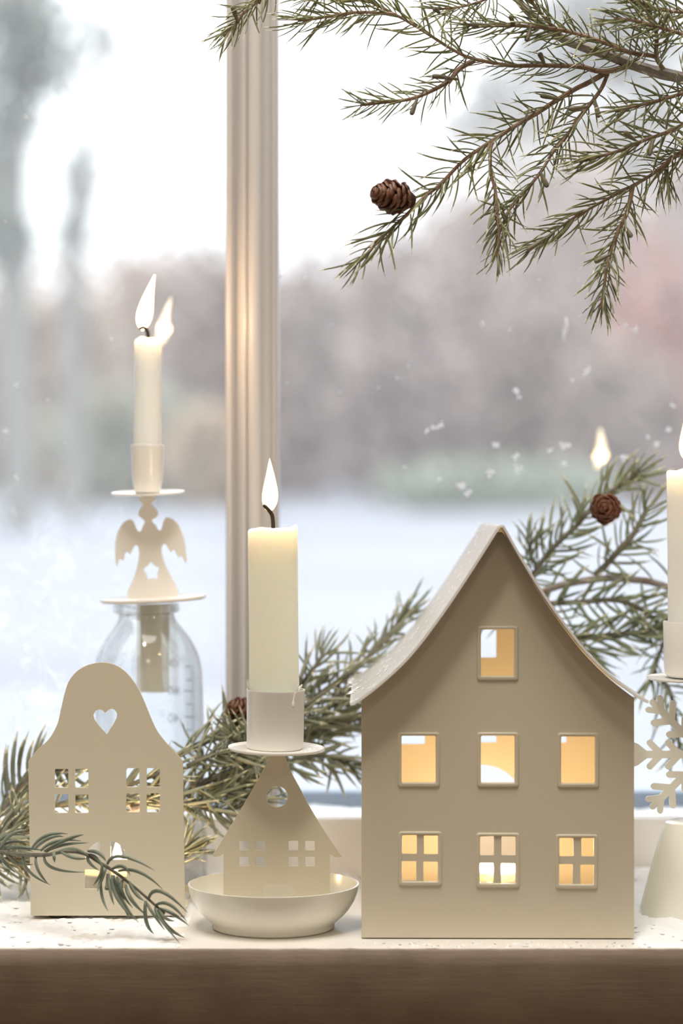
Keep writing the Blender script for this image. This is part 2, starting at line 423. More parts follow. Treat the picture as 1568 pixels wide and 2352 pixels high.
# ------------------------------------------------------------------ outdoors: field, hedge, trees
def gz(d):           # ground profile seen from the window
    if d < 12: return ZC-1.45
    t = (d-12)/33.0
    return ZC-1.45+ (1.45+.33)*min(t, 1.2)**1.0
bm = bmesh.new(); ND, NXg = 60, 40
g = []
for i in range(ND+1):
    d = 1.6+ (70-1.6)*(i/ND)**1.7
    g.append([bm.verts.new((-40+80*k/NXg if d > 14 else (-40+80*k/NXg)*(.25+.75*d/14), d-1, gz(d)+.05*noise.noise(Vector((k*.7, d*.4, 0))))) for k in range(NXg+1)])
for i in range(ND):
    for k in range(NXg): bm.faces.new((g[i][k], g[i][k+1], g[i+1][k+1], g[i+1][k]))
m, n, l, b = mat('snowy_field'); M['field'] = m
geo = n.new('ShaderNodeNewGeometry'); mp = n.new('ShaderNodeMapping'); mp.inputs['Scale'].default_value = (.06, .35, 1)
nz = n.new('ShaderNodeTexNoise'); nz.inputs['Scale'].default_value = 1.0; nz.inputs['Detail'].default_value = 4
rp = n.new('ShaderNodeValToRGB'); rp.color_ramp.elements[0].position = .35; rp.color_ramp.elements[1].position = .6
rp.color_ramp.elements[0].color = (.185, .19, .222, 1); rp.color_ramp.elements[1].color = (.24, .25, .28, 1)
l.new(geo.outputs['Position'], mp.inputs[0]); l.new(mp.outputs[0], nz.inputs['Vector']); l.new(nz.outputs[0], rp.inputs[0]); l.new(rp.outputs[0], b.inputs['Base Color'])
b.inputs['Roughness'].default_value = .9
o = part('field', bm_mesh(bm), None, M['field']); tag(o, 'pale snow-dusted field stretching away outside the window', kind='structure')

def twig_cloud(center, rad, n, size, rr, fade=1.0):
    """loose mass of thin flat twigs and leaves, thinner towards the top"""
    vs_, fs = [], []
    for _ in range(n):
        while True:
            p = Vector((rr.uniform(-1, 1), rr.uniform(-1, 1), rr.uniform(-1, 1)))
            if p.length <= 1 and rr.random() > fade*max(0, p.z)*.8: break
        p = Vector((center[0]+p.x*rad[0], center[1]+p.y*rad[1], center[2]+p.z*rad[2]))
        u = Vector((rr.gauss(0, .6), rr.gauss(0, .6), rr.gauss(.3, .8))).normalized()
        v = u.orthogonal().normalized()
        v = (Matrix.Rotation(rr.uniform(0, 6.28), 3, u) @ v)
        L = size*rr.uniform(.5, 1.5); w = L*rr.uniform(.10, .22)
        k = len(vs_)
        vs_ += [p-u*L*.5, p+v*w, p+u*L*.5, p-v*w]
        fs.append((k, k+1, k+2, k+3))
    return mesh(vs_, fs)
def blob(center, rad, amp, rr, sub=3):
    bm = bmesh.new(); bmesh.ops.create_icosphere(bm, subdivisions=sub, radius=1)
    s = rr.uniform(0, 50)
    for v in bm.verts:
        q = v.co.normalized(); k = 1+amp*noise.noise(q*2.2+Vector((s, s, 0)))+amp*.6*noise.noise(q*5+Vector((0, s, s)))
        v.co = Vector((center[0]+q.x*rad[0]*k, center[1]+q.y*rad[1]*k, center[2]+q.z*rad[2]*k))
    return bm_mesh(bm)
def hedge_mat(name, c): return simple(name, c, .8, var=.35, vscale=1.3)
def shrub(px, pyt, wpx, d, col, label, core=.62, n=1400, size=.34):
    rr = random.Random(int(px*7+d*13))
    x = (px-784)/F*d; z0 = gz(d); zt = ZC-(pyt-1176)/F*d; h = zt-z0; rx = wpx/F*d/2
    t = thing('shrub', label, 'shrub', (x, d-1, z0), 0, 'shrubs along the far edge of the field')
    mm = hedge_mat('shrub_twigs', col)
    part('branches', twig_cloud((x, d-1, z0+h*.5), (rx, .3, h*.52), n, size, rr, 1.0), t, mm, kind='stuff')
    part('foliage', blob((x, d-1+.45, z0+h*core*.45), (rx*.9, .3, h*core*.5), .25, rr), t, mm)
    return t
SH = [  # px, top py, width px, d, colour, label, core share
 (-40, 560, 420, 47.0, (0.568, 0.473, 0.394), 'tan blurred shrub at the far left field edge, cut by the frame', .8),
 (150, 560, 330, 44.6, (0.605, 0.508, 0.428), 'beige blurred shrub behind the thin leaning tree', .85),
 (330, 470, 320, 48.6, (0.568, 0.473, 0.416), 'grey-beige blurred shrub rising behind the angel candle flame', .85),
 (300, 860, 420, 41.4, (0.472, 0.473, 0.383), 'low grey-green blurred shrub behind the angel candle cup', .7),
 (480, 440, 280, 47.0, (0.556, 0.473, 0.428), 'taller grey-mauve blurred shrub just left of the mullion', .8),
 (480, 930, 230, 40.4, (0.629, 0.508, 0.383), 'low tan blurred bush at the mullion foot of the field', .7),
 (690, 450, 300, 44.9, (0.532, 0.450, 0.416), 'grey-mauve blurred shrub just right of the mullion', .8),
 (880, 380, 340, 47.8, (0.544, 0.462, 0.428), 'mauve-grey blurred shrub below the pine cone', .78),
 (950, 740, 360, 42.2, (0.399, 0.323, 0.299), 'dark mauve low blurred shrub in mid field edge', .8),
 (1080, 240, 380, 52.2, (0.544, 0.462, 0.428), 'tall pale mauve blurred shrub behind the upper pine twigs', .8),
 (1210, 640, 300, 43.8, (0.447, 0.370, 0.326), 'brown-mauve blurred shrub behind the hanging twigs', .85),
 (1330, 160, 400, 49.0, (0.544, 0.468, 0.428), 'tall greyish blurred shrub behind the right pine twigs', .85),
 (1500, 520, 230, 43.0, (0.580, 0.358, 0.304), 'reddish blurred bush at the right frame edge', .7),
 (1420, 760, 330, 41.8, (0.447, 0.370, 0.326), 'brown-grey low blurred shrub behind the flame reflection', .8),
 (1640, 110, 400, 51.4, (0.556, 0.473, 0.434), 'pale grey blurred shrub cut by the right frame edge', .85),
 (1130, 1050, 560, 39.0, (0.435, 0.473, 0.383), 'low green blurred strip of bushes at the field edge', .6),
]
for a in SH: shrub(*a)
# a long bank closes the far edge of the field
rr = random.Random(3)
bm = bmesh.new(); g = []
for i in range(61):
    x = -45+i*1.5; row = []
    for j in range(7):
        a = PI*j/6
        row.append(bm.verts.new((x, 59-1+2.0*(1-math.cos(a))/2*1.0, gz(59)-.3+4.4*math.sin(a)*(1+.35*noise.noise(Vector((x*.5, j*.3, 1)))))))
    g.append(row)
for i in range(60):
    for j in range(6): bm.faces.new((g[i][j], g[i+1][j], g[i+1][j+1], g[i][j+1]))
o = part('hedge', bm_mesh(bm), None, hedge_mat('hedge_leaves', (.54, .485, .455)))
tag(o, 'long blurred grey-brown hedge closing the field behind the shrubs', 'hedge')
def tree(px, pyb, d, trunk_pts, crown, col, label):
    rr = random.Random(int(px))
    base = P(px, pyb, d)
    t = thing('tree', label, 'tree', (base.x, base.y, gz(d)), 0, 'bare trees behind the field')
    pts = [Vector((base.x, base.y, gz(d)))]+[P(a, b_, d) for a, b_, _ in trunk_pts]
    rad = [trunk_pts[0][2]/F*d*1.15]+[r/F*d for _, _, r in trunk_pts]
    mt = simple('tree_bark', col[0], .85)
    part('trunk', tube(pts, rad, 10), t, mt)
    for (a, b_, a2, b2, r) in crown['limbs']:
        p0, p1 = P(a, b_, d), P(a2, b2, d+rr.uniform(-1, 1))
        mid = (p0+p1)/2+Vector((rr.uniform(-.2, .2), 0, rr.uniform(0, .3)))
        part('limb', tube(spline([p0, mid, p1], 4), [r/F*d*(1-.08*i) for i in range(9)], 6), t, mt)
    ml = simple('tree_twigs', col[1], .8, var=.3, vscale=.8)
    cl = []
    for (a, b_, wx, hz, nn_) in crown['clouds']:
        c = P(a, b_, d)
        cl.append(twig_cloud(c, (wx/F*d, 1.2, hz/F*d), nn_, .34, rr, 0))
    part('foliage', join(cl), t, ml, kind='stuff')
tree(45, 700, 34, [(30, 500, 34), (38, 250, 30), (35, 0, 26), (60, -200, 18)],
     {'limbs': [(44, 380, -60, 150, 9), (46, 300, 130, 80, 8), (40, 150, -30, -80, 8), (42, 480, -70, 360, 7)],
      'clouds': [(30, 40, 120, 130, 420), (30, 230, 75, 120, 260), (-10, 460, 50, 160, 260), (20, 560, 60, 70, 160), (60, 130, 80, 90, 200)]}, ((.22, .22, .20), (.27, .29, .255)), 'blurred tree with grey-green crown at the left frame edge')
tree(170, 700, 37, [(165, 560, 27), (178, 440, 23), (205, 330, 17), (225, 200, 13), (255, 60, 9)],
     {'limbs': [(175, 460, 130, 330, 7), (195, 360, 270, 300, 5), (215, 260, 170, 120, 5)],
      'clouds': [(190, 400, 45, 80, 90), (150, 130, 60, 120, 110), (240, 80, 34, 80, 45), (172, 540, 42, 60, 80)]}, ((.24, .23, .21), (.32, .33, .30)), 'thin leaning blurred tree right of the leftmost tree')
tree(1360, 700, 56, [(1355, 400, 9), (1345, 200, 7), (1350, 0, 5), (1340, -150, 3)],
     {'limbs': [(1352, 350, 1240, 150, 4), (1350, 300, 1470, 120, 4), (1347, 180, 1290, 20, 3)],
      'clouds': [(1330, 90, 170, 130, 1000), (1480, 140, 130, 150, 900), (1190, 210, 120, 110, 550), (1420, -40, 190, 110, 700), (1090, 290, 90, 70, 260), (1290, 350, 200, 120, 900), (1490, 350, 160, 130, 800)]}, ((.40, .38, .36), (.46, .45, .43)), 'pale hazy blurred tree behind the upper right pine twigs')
tree(880, 700, 55, [(880, 560, 8), (875, 450, 7), (868, 360, 5), (860, 250, 3)],
     {'limbs': [(875, 450, 930, 360, 4), (872, 420, 820, 330, 4)],
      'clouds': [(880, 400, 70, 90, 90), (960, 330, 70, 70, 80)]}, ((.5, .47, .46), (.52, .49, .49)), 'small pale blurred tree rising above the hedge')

# ------------------------------------------------------------------ snow flecks on the glass
rr = random.Random(11)
FL = [(1000, 980, 13), (1015, 975, 9), (1141, 1019, 12), (1188, 897, 11), (1125, 1085, 13), (1190, 1075, 12), (1185, 1048, 10), (1300, 1022, 14), (1297, 1062, 11), (1265, 1034, 8), (1352, 852, 12), (1316, 872, 9), (1433, 1051, 13), (1493, 1003, 9), (1512, 1020, 9), (1462, 755, 9), (1440, 745, 7), (1110, 741, 7), (1172, 756, 5), (780, 901, 5), (1060, 1120, 16), (1075, 1135, 12), (980, 990, 8), (910, 868, 5), (938, 840, 4), (257, 776, 6), (40, 884, 8), (12, 992, 9), (38, 1098, 11), (108, 918, 5), (148, 1018, 4), (1550, 930, 9), (1330, 640, 5), (1400, 690, 5), (660, 880, 5), (700, 640, 5), (645, 632, 5), (1240, 640, 4), (930, 1070, 6), (1540, 985, 8), (15, 1010, 5), (1392, 1105, 9), (1010, 1103, 7), (12, 505, 5), (60, 270, 7), (70, 560, 4), (400, 520, 3), (870, 890, 4), (760, 745, 4), (1356, 845, 7), (1192, 910, 7)]
vs_, fs = [], []
for (px, py, r) in FL:
    for q in range(3 if r < 7 else 7):
        a = rr.uniform(0, 6.28); rad = r*rr.uniform(0, .75); s = r*rr.uniform(.22, .5)
        c = P(px+rad*math.cos(a), py+rad*math.sin(a), 1+YG); c.y = YG-.0004+(max(0, c.x-xm1)*.036)
        s = s/F*(1+YG)
        k = len(vs_); m_ = 6; ph = rr.uniform(0, 6)
        vs_ += [c+Vector((s*rr.uniform(.6, 1.1)*math.cos(ph+2*PI*j/m_), .0004, s*rr.uniform(.6, 1.1)*math.sin(ph+2*PI*j/m_))) for j in range(m_)]+[c]
        fs += [(k+j, k+(j+1) % m_, k+m_) for j in range(m_)]
st_ = [P(1301, 728, 1+YG), P(1303, 745, 1+YG), P(1297, 765, 1+YG), P(1296, 782, 1+YG)]
for p in st_: p.y = YG-.0008+(p.x-xm1)*.036
sm_ = tube(st_, [.0007, .0011, .0012, .0005], 6)
o = part('snow_flecks', join([mesh(vs_, fs), sm_]), None, M['fleck'])
tag(o, 'scattered white snow flecks stuck to the window glass', 'snow', kind='stuff')

# ------------------------------------------------------------------ candles and flames
def flame_mesh(base, h, w, lean=(0, 0), bend=0.0, seg=20):
    prof = [(0, .15), (.05, .52), (.12, .80), (.21, .97), (.32, 1.0), (.45, .88), (.58, .70), (.71, .50), (.83, .31), (.93, .15), (1.0, .02)]
    vs_, fs = [], []
    for i, (t, r) in enumerate(prof):
        c = Vector((lean[0]*t+bend*math.sin(t*PI), lean[1]*t, h*t))
        for k in range(seg):
            a = 2*PI*k/seg
            vs_.append(base+c+Vector((w/2*r*math.cos(a), w/2*r*math.sin(a), 0)))
    n_ = len(prof)
    for i in range(n_-1):
        for k in range(seg): fs.append((i*seg+k, i*seg+(k+1) % seg, (i+1)*seg+(k+1) % seg, (i+1)*seg+k))
    fs.append(tuple(range(seg-1, -1, -1))); fs.append(tuple((n_-1)*seg+k for k in range(seg)))
    return mesh(vs_, fs)
def flame_light(parent, loc, energy, r=.004, col=(1.0, .56, .24)):
    l = bpy.data.lights.new('flame_light', 'POINT'); l.energy = energy; l.color = col; l.shadow_soft_size = r
    o = bpy.data.objects.new('flame_light', l); link(o, parent); o.location = wmat(parent).inverted() @ Vector(loc)
def candle(name, label, d, top, bot, r_top, r_bot, wick_px, flame_px, tips, energy, wax, slope=0.0, extra=None):
    """top/bot: (px,py) of the axis ; flame_px: base(px,py), tip(px,py), width px"""
    k = d/F
    pb, pt = P(bot[0], bot[1], d), P(top[0], top[1], d)
    t = thing(name, label, 'candle', tuple(pb))
    n_ = 9
    prof = []
    H = pt.z-pb.z
    for i in range(n_): prof.append(((r_bot+(r_top-r_bot)*i/(n_-1))*k, H*i/(n_-1)))
    rt = r_top*k
    prof += [(rt*.985, H+.0005), (rt*.93, H+.0007), (rt*.80, H+.0001), (rt*.5, H-.0008), (rt*.2, H-.0007), (rt*.05, H-.0003)]
    shear = (pt.x-pb.x)/H
    def wob(i, a, r, z):
        zz = z
        if i >= n_-1:
            zz = z+slope*r*math.cos(a)+.0006*math.sin(3*a+1)*r/rt+.0004*math.sin(5*a)*r/rt
        return r*(1+.006*math.sin(2*a+z*90)), zz
    me = lathe(prof, pb, 56, wob=wob)
    for v in me.vertices:
        v.co.x += shear*(v.co.z-pb.z)
    part('wax_body', me, t, wax)
    wp = [P(a, b_, d-.0011*max(0, i-1)) for i, (a, b_) in enumerate(wick_px)]
    sp = spline(wp, 5)
    part('wick', tube(sp, [4.6*k]*(len(sp)-3)+[4.2*k, 3.6*k, 2.8*k], 8), t, M['wick'], 'burnt black wick')
    b0, t0 = P(*flame_px[0], d), P(*flame_px[1], d)
    part('flame', flame_mesh(b0, t0.z-b0.z, flame_px[2]*k, (t0.x-b0.x, 0), flame_px[3]*k), t, M['flame'], 'bright yellow-white flame')
    flame_light(t, b0.lerp(t0, .35)+Vector((0, -.0, 0)), energy)
    return t

# ---- middle candle and its bowl holder
DM = 1.028; km = DM/F
cx = P(631, 0, DM).x
mh = thing('house_candle_holder', 'cream metal candle holder with flat house cutout standing in a round bowl', 'candle holder', (cx, DM-1, 0))
def prof_px(pts, yc, k, z0=0): return [(r*k, (yc-y)*k+z0) for r, y in pts]
outer = prof_px([(120, 2134), (137, 2133.5), (140, 2131), (141, 2123), (145, 2118), (160, 2105), (174, 2090), (186, 2070), (193, 2052), (196.5, 2033)], 2134, km)
inner = [(r-.0009, z) for r, z in reversed(outer[3:])]; inner[0] = (inner[0][0], inner[0][1]+.0001)
part('bowl', lathe(outer+inner+[(.02, inner[-1][1]-.0004), (.003, inner[-1][1]-.0004)], (P(628, 0, DM).x, DM-1, .0001), 72), mh, M['cream_glossy'], 'glossy cream bowl')
ol = [(618, 1732), (610, 1757), (600, 1777), (580, 1812), (560, 1847), (540, 1880), (520, 1913), (500, 1944), (487, 1966), (495, 1968), (505, 1966), (513, 1960), (513, 2121), (757, 2121), (757, 1961), (765, 1966), (775, 1969), (786, 1968), (768, 1942), (746, 1910), (726, 1878), (706, 1844), (690, 1813), (672, 1780), (661, 1757), (653, 1732)]
hl = [rrect(x, y, x+22, y+21, 2.5) for x in (549, 586, 662.5, 700.5) for y in (1931, 1967.5)]
hl += [circle(636, 1830, 24.5), rrect(604, 2030, 668, 2116, 1)]
part('house_cutout', sheet(ol, hl, DM, .0011, .0002), mh, M['cream'], ang=10, label= 'flat house silhouette with eight small windows and a round hole')
tl = Matrix.Rotation(math.radians(1.8), 4, 'X') @ Matrix.Rotation(math.radians(1.2), 4, 'Y')
pc = P(634, 1720, DM)
part('drip_plate', lathe([(.001, -.0004), (107*km, -.0004), (111*km, .0004), (110.5*km, .0009), (106*km, .0002), (.001, .0002)], pc, 64, tl), mh, M['holder'], 'thin white round drip plate')
cup = [(61*km, .0004), (64.5*km, .0012), (65.5*km, .003), (66.5*km, .0262), (67.2*km, .0266), (67*km, .0274), (65*km, .0274), (64*km, .026), (62.5*km, .004)]
tl2 = Matrix.Rotation(math.radians(.9), 4, 'Y') @ Matrix.Rotation(math.radians(1.0), 4, 'X')
part('candle_cup', lathe(cup, P(631, 1721.5, DM), 56, tl2, False), mh, M['holder'], 'white cylindrical candle cup')
c1 = candle('pillar_candle', 'thick cream lit candle in the cup of the bowl holder', DM, (626, 1216), (631, 1700), 57.0, 57.0,
            [(627, 1222), (627, 1200), (624, 1182), (614, 1168), (605, 1160)], ((618, 1176), (619, 1053), 38, 2), None, .03, M['wax'], slope=.07)
for (px, py, s, ln) in ((687, 1578, 4, 18),):
    part('wax_spur', tube([P(px-4, py+14, DM-.002), P(px, py+4, DM-.002), P(px+7, py-6, DM-.002)], [s*km*1.3, s*km, s*km*.4], 8), c1, M['wax_drop'])
dz = DM-1-66.5*km
dp = [P(672+i*.0, y, 1+dz+.003) for i, y in enumerate((1596, 1604, 1612, 1618, 1623))]
def on_cup(px, py):
    x = (px-633)/67.0; y = -math.sqrt(max(0, 1-x*x))*66.8*km
    v = P(px, py, DM+y); return v
part('wax_drip', tube([on_cup(677, 1592), on_cup(675, 1600), on_cup(673.5, 1608), on_cup(673, 1616), on_cup(673, 1623)], [3.5*km, 2.0*km, 1.8*km, 4.2*km, 2.6*km], 10), c1, M['wax_drop'], 'small drip of wax down the cup')

# ---- angel holder in the bottle
DB = 1.128; kb = DB/F
bx_ = P(354, 0, DB).x
lean = Matrix.Rotation(math.radians(-1.6), 4, 'Y')
bt = thing('glass_bottle', 'clear glass measuring bottle with embossed scale behind the gabled lantern', 'bottle', (bx_, DB-1, 0))
zb = lambda py: ZC-(py-1176)*kb
bo = [(.001, .0006), (100*kb, .0003), (116*kb, .001), (124*kb, .004), (125*kb, zb(1575)), (124*kb, zb(1540)), (120*kb, zb(1515)), (111*kb, zb(1490)), (97*kb, zb(1465)), (82*kb, zb(1445)), (70*kb, zb(1428)), (65*kb, zb(1417)), (64*kb, zb(1411)), (71*kb, zb(1409)), (77*kb, zb(1406)), (77.5*kb, zb(1395)), (76*kb, zb(1389)), (72*kb, zb(1387))]
bi = [(r-8.5*kb, z) for r, z in reversed(bo[4:12])]
bi = [(56*kb, zb(1387)), (55*kb, zb(1395))]+[(max(.9*r, r), z) for r, z in bi]+[(116*kb-.0002, .007), (108*kb, .0045), (60*kb, .004), (.001, .0042)]
part('bottle_body', lathe(bo+bi, (bx_, DB-1, 0), 72, lean), bt, M['glass'])
def text_mesh(s, size):
    cu = bpy.data.curves.new('t', 'FONT'); cu.body = s; cu.size = 1.0; cu.extrude = .05; cu.align_x = 'CENTER'; cu.resolution_u = 3
    o = bpy.data.objects.new('t', cu); me = bpy.data.meshes.new_from_object(o); bpy.data.objects.remove(o); bpy.data.curves.remove(cu)
    me.materials.clear()
    for v in me.vertices: v.co *= size
    return me
def bottle_wrap(me, px, py, back=True):
    """wrap a flat mark on to the back of the bottle, reading from outside (so mirrored from the room)"""
    rb = 125.2*kb; a0 = math.asin(max(-1, min(1, (px-354)/125.0)))
    for v in me.vertices:
        a = a0-v.co.x/rb; r = rb+v.co.z*.5
        v.co = Vector((bx_+r*math.sin(a), DB-1+r*math.cos(a), zb(py)+v.co.y))
    return me
for s, py in (('40', 1665), ('60', 1600), ('100', 1536)):
    part('scale_number', bottle_wrap(text_mesh(s, .0068), 392, py+6), bt, M['mark'], 'embossed number read from the back of the glass')
for i, (py, ln) in enumerate(((1537, 20), (1568, 12), (1594, 26), (1625, 14), (1655, 28), (1686, 14))):
    bm = bmesh.new(); bmesh.ops.create_cube(bm, size=1)
    for v in bm.verts: v.co = Vector((v.co.x*ln*kb*1.2, v.co.y*4*kb, v.co.z*.0016))
    part('scale_tick', bottle_wrap(bm_mesh(bm), 434, py), bt, M['mark'])
bm = bmesh.new(); bmesh.ops.create_cube(bm, size=1)
for v in bm.verts: v.co = Vector((v.co.x*3*kb, v.co.y*170*kb, v.co.z*.0016))
part('scale_line', bottle_wrap(bm_mesh(bm), 446, 1630), bt, M['mark'])

ah = thing('angel_candle_holder', 'white metal candle holder with flat angel cutout plugged into the bottle neck', 'candle holder', (P(350, 0, DB).x, DB-1, zb(1388)))
tb = Matrix.Rotation(math.radians(-2.6), 4, 'Y') @ Matrix.Rotation(math.radians(.6), 4, 'X')
part('base_plate', lathe([(.001, -.0007), (117*kb, -.0007), (121.5*kb, .0001), (121*kb, .0011), (118*kb, .0013), (.001, .0009)], P(351.5, 1378, DB)+Vector((0, 0, .0002)), 64, tb), ah, M['holder'], 'round white plate lying on the bottle mouth')
part('neck_tube', lathe([(37.5*kb, zb(1588)), (37.5*kb, zb(1388))], (P(351, 0, DB).x, DB-1, 0), 40), ah, M['cream_glossy'], 'cream tube reaching down into the bottle')
ang = [(690, 240), (690, 265), (670, 290), (648, 325), (655, 345), (690, 360), (712, 385), (700, 415), (668, 455), (640, 510), (640, 550), (665, 580), (705, 600), (732, 625), (738, 655), (712, 690), (700, 730), (680, 780), (655, 790), (625, 775), (605, 735), (590, 690), (570, 640), (540, 612), (505, 605), (465, 620), (410, 660), (360, 730), (320, 820), (298, 920), (290, 1020), (290, 1130), (295, 1230), (303, 1300), (322, 1308), (333, 1275), (345, 1220), (370, 1205), (390, 1208), (411, 1235), (428, 1190), (440, 1115), (465, 1100), (490, 1103), (513, 1140), (540, 1090), (570, 1020), (600, 995), (630, 1005), (648, 1050), (650, 1120), (640, 1230), (615, 1340), (580, 1460), (530, 1580), (482, 1680), (470, 1720), (480, 1800), (490, 1820), (1160, 1800), (1230, 1740), (1248, 1690), (1180, 1560), (1110, 1430), (1040, 1290), (1000, 1160), (985, 1070), (990, 1010), (1015, 980), (1045, 980), (1075, 1020), (1131, 1112), (1155, 1065), (1180, 1062), (1200, 1100), (1225, 1160), (1243, 1188), (1265, 1160), (1295, 1162), (1315, 1205), (1335, 1252), (1352, 1258), (1368, 1225), (1358, 1130), (1345, 1010), (1320, 870), (1280, 760), (1220, 660), (1150, 600), (1090, 575), (1050, 582), (1025, 615), (1005, 670), (990, 740), (975, 770), (940, 768), (918, 735), (900, 690), (865, 665), (845, 635), (850, 605), (900, 585), (930, 555), (935, 510), (915, 465), (870, 425), (835, 390), (840, 360), (870, 345), (905, 330), (905, 305), (880, 275), (865, 255), (865, 240)]
star = [(825, 1232), (880, 1310), (962, 1330), (920, 1410), (932, 1502), (848, 1475), (780, 1524), (757, 1415), (706, 1345), (785, 1310)]
cv = lambda pts: [(220+x/6.533, 1100+y/6.533) for x, y in pts]
part('angel_cutout', sheet(chaikin(cv(ang), 1), [chaikin(cv(star), 1)], DB, .0014, .0002), ah, M['holder'], ang=10, label= 'flat angel silhouette with wings and a star hole')
td = Matrix.Rotation(math.radians(-1.3), 4, 'Y') @ Matrix.Rotation(math.radians(4.2), 4, 'X')
part('drip_plate', lathe([(.001, -.0004), (80*kb, -.0004), (84.5*kb, .0002), (84*kb, .0008), (80*kb, .0003), (.001, .0003)], P(340, 1133, DB), 56, td), ah, M['holder'], 'thin white round drip plate')
part('candle_cup', lathe([(27*kb, .0003), (30*kb, .0012), (33*kb, .005), (35.5*kb, .010), (37.5*kb, zb(1023)-zb(1133)), (36.5*kb, zb(1022)-zb(1133)), (35*kb, zb(1026)-zb(1133)), (33*kb, .008), (29*kb, .002)], P(338.5, 1133, DB), 48, None, False), ah, M['holder'], 'small white tapered candle cup')
candle('taper_candle', 'thin white lit candle in the cup above the angel', DB, (340.5, 781), (338, 1112), 31.0, 31.5,
       [(340, 786), (340, 771), (337, 759), (330, 752), (320, 755)], ((327, 758), (355, 632), 37, -4), None, .075, M['wax_white'], slope=.07)

# ---- right snowflake holder
DS = 1.055; ks = DS/F
sh = thing('snowflake_candle_holder', 'cream candle holder with snowflake cutout on a cone base at the right edge', 'candle holder', (P(1597, 0, DS).x, DS-1, 0))
zs = lambda py: ZC-(py-1176)*ks
def cone_pt(t): return 67+(129-67)*t
coneprof = [(126*ks, .0002), (129*ks, .0012), (127*ks, zs(2085)), (99*ks, zs(1980)), (72*ks, zs(1893)), (69*ks, zs(1888)), (63*ks, zs(1885.5)), (30*ks, zs(1884.5)), (2*ks, zs(1884.5))]
part('cone_base', lathe(coneprof, (P(1597, 0, DS).x, DS-1, 0), 64), sh, M['cream_glossy'], 'smooth glossy cream cone base')
part('stem', lathe([(9*ks, zs(1886)), (9*ks, zs(1840))], (P(1612, 0, DS).x, DS-1, 0), 20), sh, M['holder'])
def flake():
    ms = []
    cxp, cyp = 1618, 1733
    def cap(x0, y0, x1, y1, w):
        a = math.atan2(y1-y0, x1-x0); o_ = []
        for k in range(9): o_.append((x1+w*math.cos(a-PI/2+PI*k/8), y1+w*math.sin(a-PI/2+PI*k/8)))
        for k in range(9): o_.append((x0+w*math.cos(a+PI/2+PI*k/8), y0+w*math.sin(a+PI/2+PI*k/8)))
        return sheet(o_, [], DS, .0012)
    def arm(ang_, L, diag):
        c, s = math.cos(ang_), math.sin(ang_)
        tr = lambda u, v: (cxp+u*c-v*s, cyp+u*s+v*c)
        def cp(u0, v0, u1, v1, w): ms.append(cap(*tr(u0, v0), *tr(u1, v1), w))
        cp(0, 0, L-10, 0, 8.5)
        if not diag:
            for u in (58, 100):
                for sg in (-1, 1): cp(u, 0, u+26, sg*27, 7.5)
        else:
            for sg in (-1, 1):
                cp(66, 0, 90, sg*25, 7.5)
                cp(L-62, 0, L-36, sg*31, 7.5)
                cp(L-30, 0, L-6, sg*19, 6.8)
            cp(L-30, 0, L-1, 0, 7.2)
        if not diag:
            ms.append(sheet([tr(L-28, 8), tr(L-6, 25), tr(L+10, 30), tr(L+16, 0), tr(L+10, -30), tr(L-6, -25), tr(L-28, -8)], [], DS, .0012))
    for q in range(8): arm(q*PI/4, 160 if q % 2 == 0 else 170, q % 2 == 1)
    ms.append(sheet(circle(cxp, cyp, 34, 24), [], DS, .0012))
    for i, m_ in enumerate(ms):
        for v in m_.vertices: v.co.y += i*.000012
    return join(ms)
part('snowflake_cutout', flake(), sh, M['cream_glossy'], ang=10, label= 'flat snowflake with rounded branch tips')
part('stem', lathe([(10*ks, zs(1600)), (10*ks, zs(1562))], (P(1600, 0, DS).x, DS-1, 0), 20), sh, M['holder'])
part('drip_plate', lathe([(.001, -.0004), (109*ks, -.0004), (112.5*ks, .0003), (112*ks, .0008), (108*ks, .0003), (.001, .0003)], P(1597.5, 1558, DS), 64, Matrix.Rotation(math.radians(1.0), 4, 'X')), sh, M['holder'], 'thin white round drip plate')
part('candle_cup', lathe([(64*ks, .0004), (70*ks, .0016), (72*ks, .004), (74.5*ks, zs(1432)-zs(1558)), (73.5*ks, zs(1429)-zs(1558)), (71.5*ks, zs(1432)-zs(1558)), (66*ks, .004)], P(1597, 1556, DS), 56, None, False), sh, M['holder'], 'white cylindrical candle cup')
candle('pillar_candle', 'thick cream lit candle half cut by the right frame edge', DS, (1592, 1083), (1597, 1540), 61.0, 62.0,
       [(1592, 1088), (1590, 1066), (1584, 1050), (1574, 1042)], ((1580, 1060), (1578, 930), 46, 3), None, .04, M['wax_white'], slope=.05)

# ------------------------------------------------------------------ tealights
def tealight(label, cx_, cy__, z0, h, energy, fl_dx=0.0, fh=.0105, fw=.0044):
    t = thing('tealight', label, 'tealight', (cx_, cy__, z0))
    r = .0192
    part('tealight_cup', lathe([(r*.93, 0), (r*.98, .0006), (r, h*.80), (r*1.01, h*.82), (r*.985, h*.82), (r*.97, h*.78)], (cx_, cy__, z0), 48, None, False), t, M['cup_white'])
    part('wax_body', lathe([(r*.92, .0006), (r*.965, h*.2), (r*.965, h*.86), (r*.93, h*.97), (r*.8, h), (r*.4, h*.98), (.0006, h*.98)], (cx_, cy__, z0), 48), t, M['wax_white'])
    b0 = Vector((cx_+fl_dx, cy__, z0+h))
    part('wick', tube([b0-Vector((0, 0, .001)), b0+Vector((.0002, 0, .0015)), b0+Vector((.0012, 0, .0032))], [.0006, .0005, .0003], 6), t, M['wick'])
    part('flame', flame_mesh(b0+Vector((0, 0, .0008)), fh, fw, (0, 0), .0001), t, M['flame'], 'small bright flame')
    flame_light(t, b0+Vector((0, 0, .005)), energy, .003, (1.0, .70, .40))

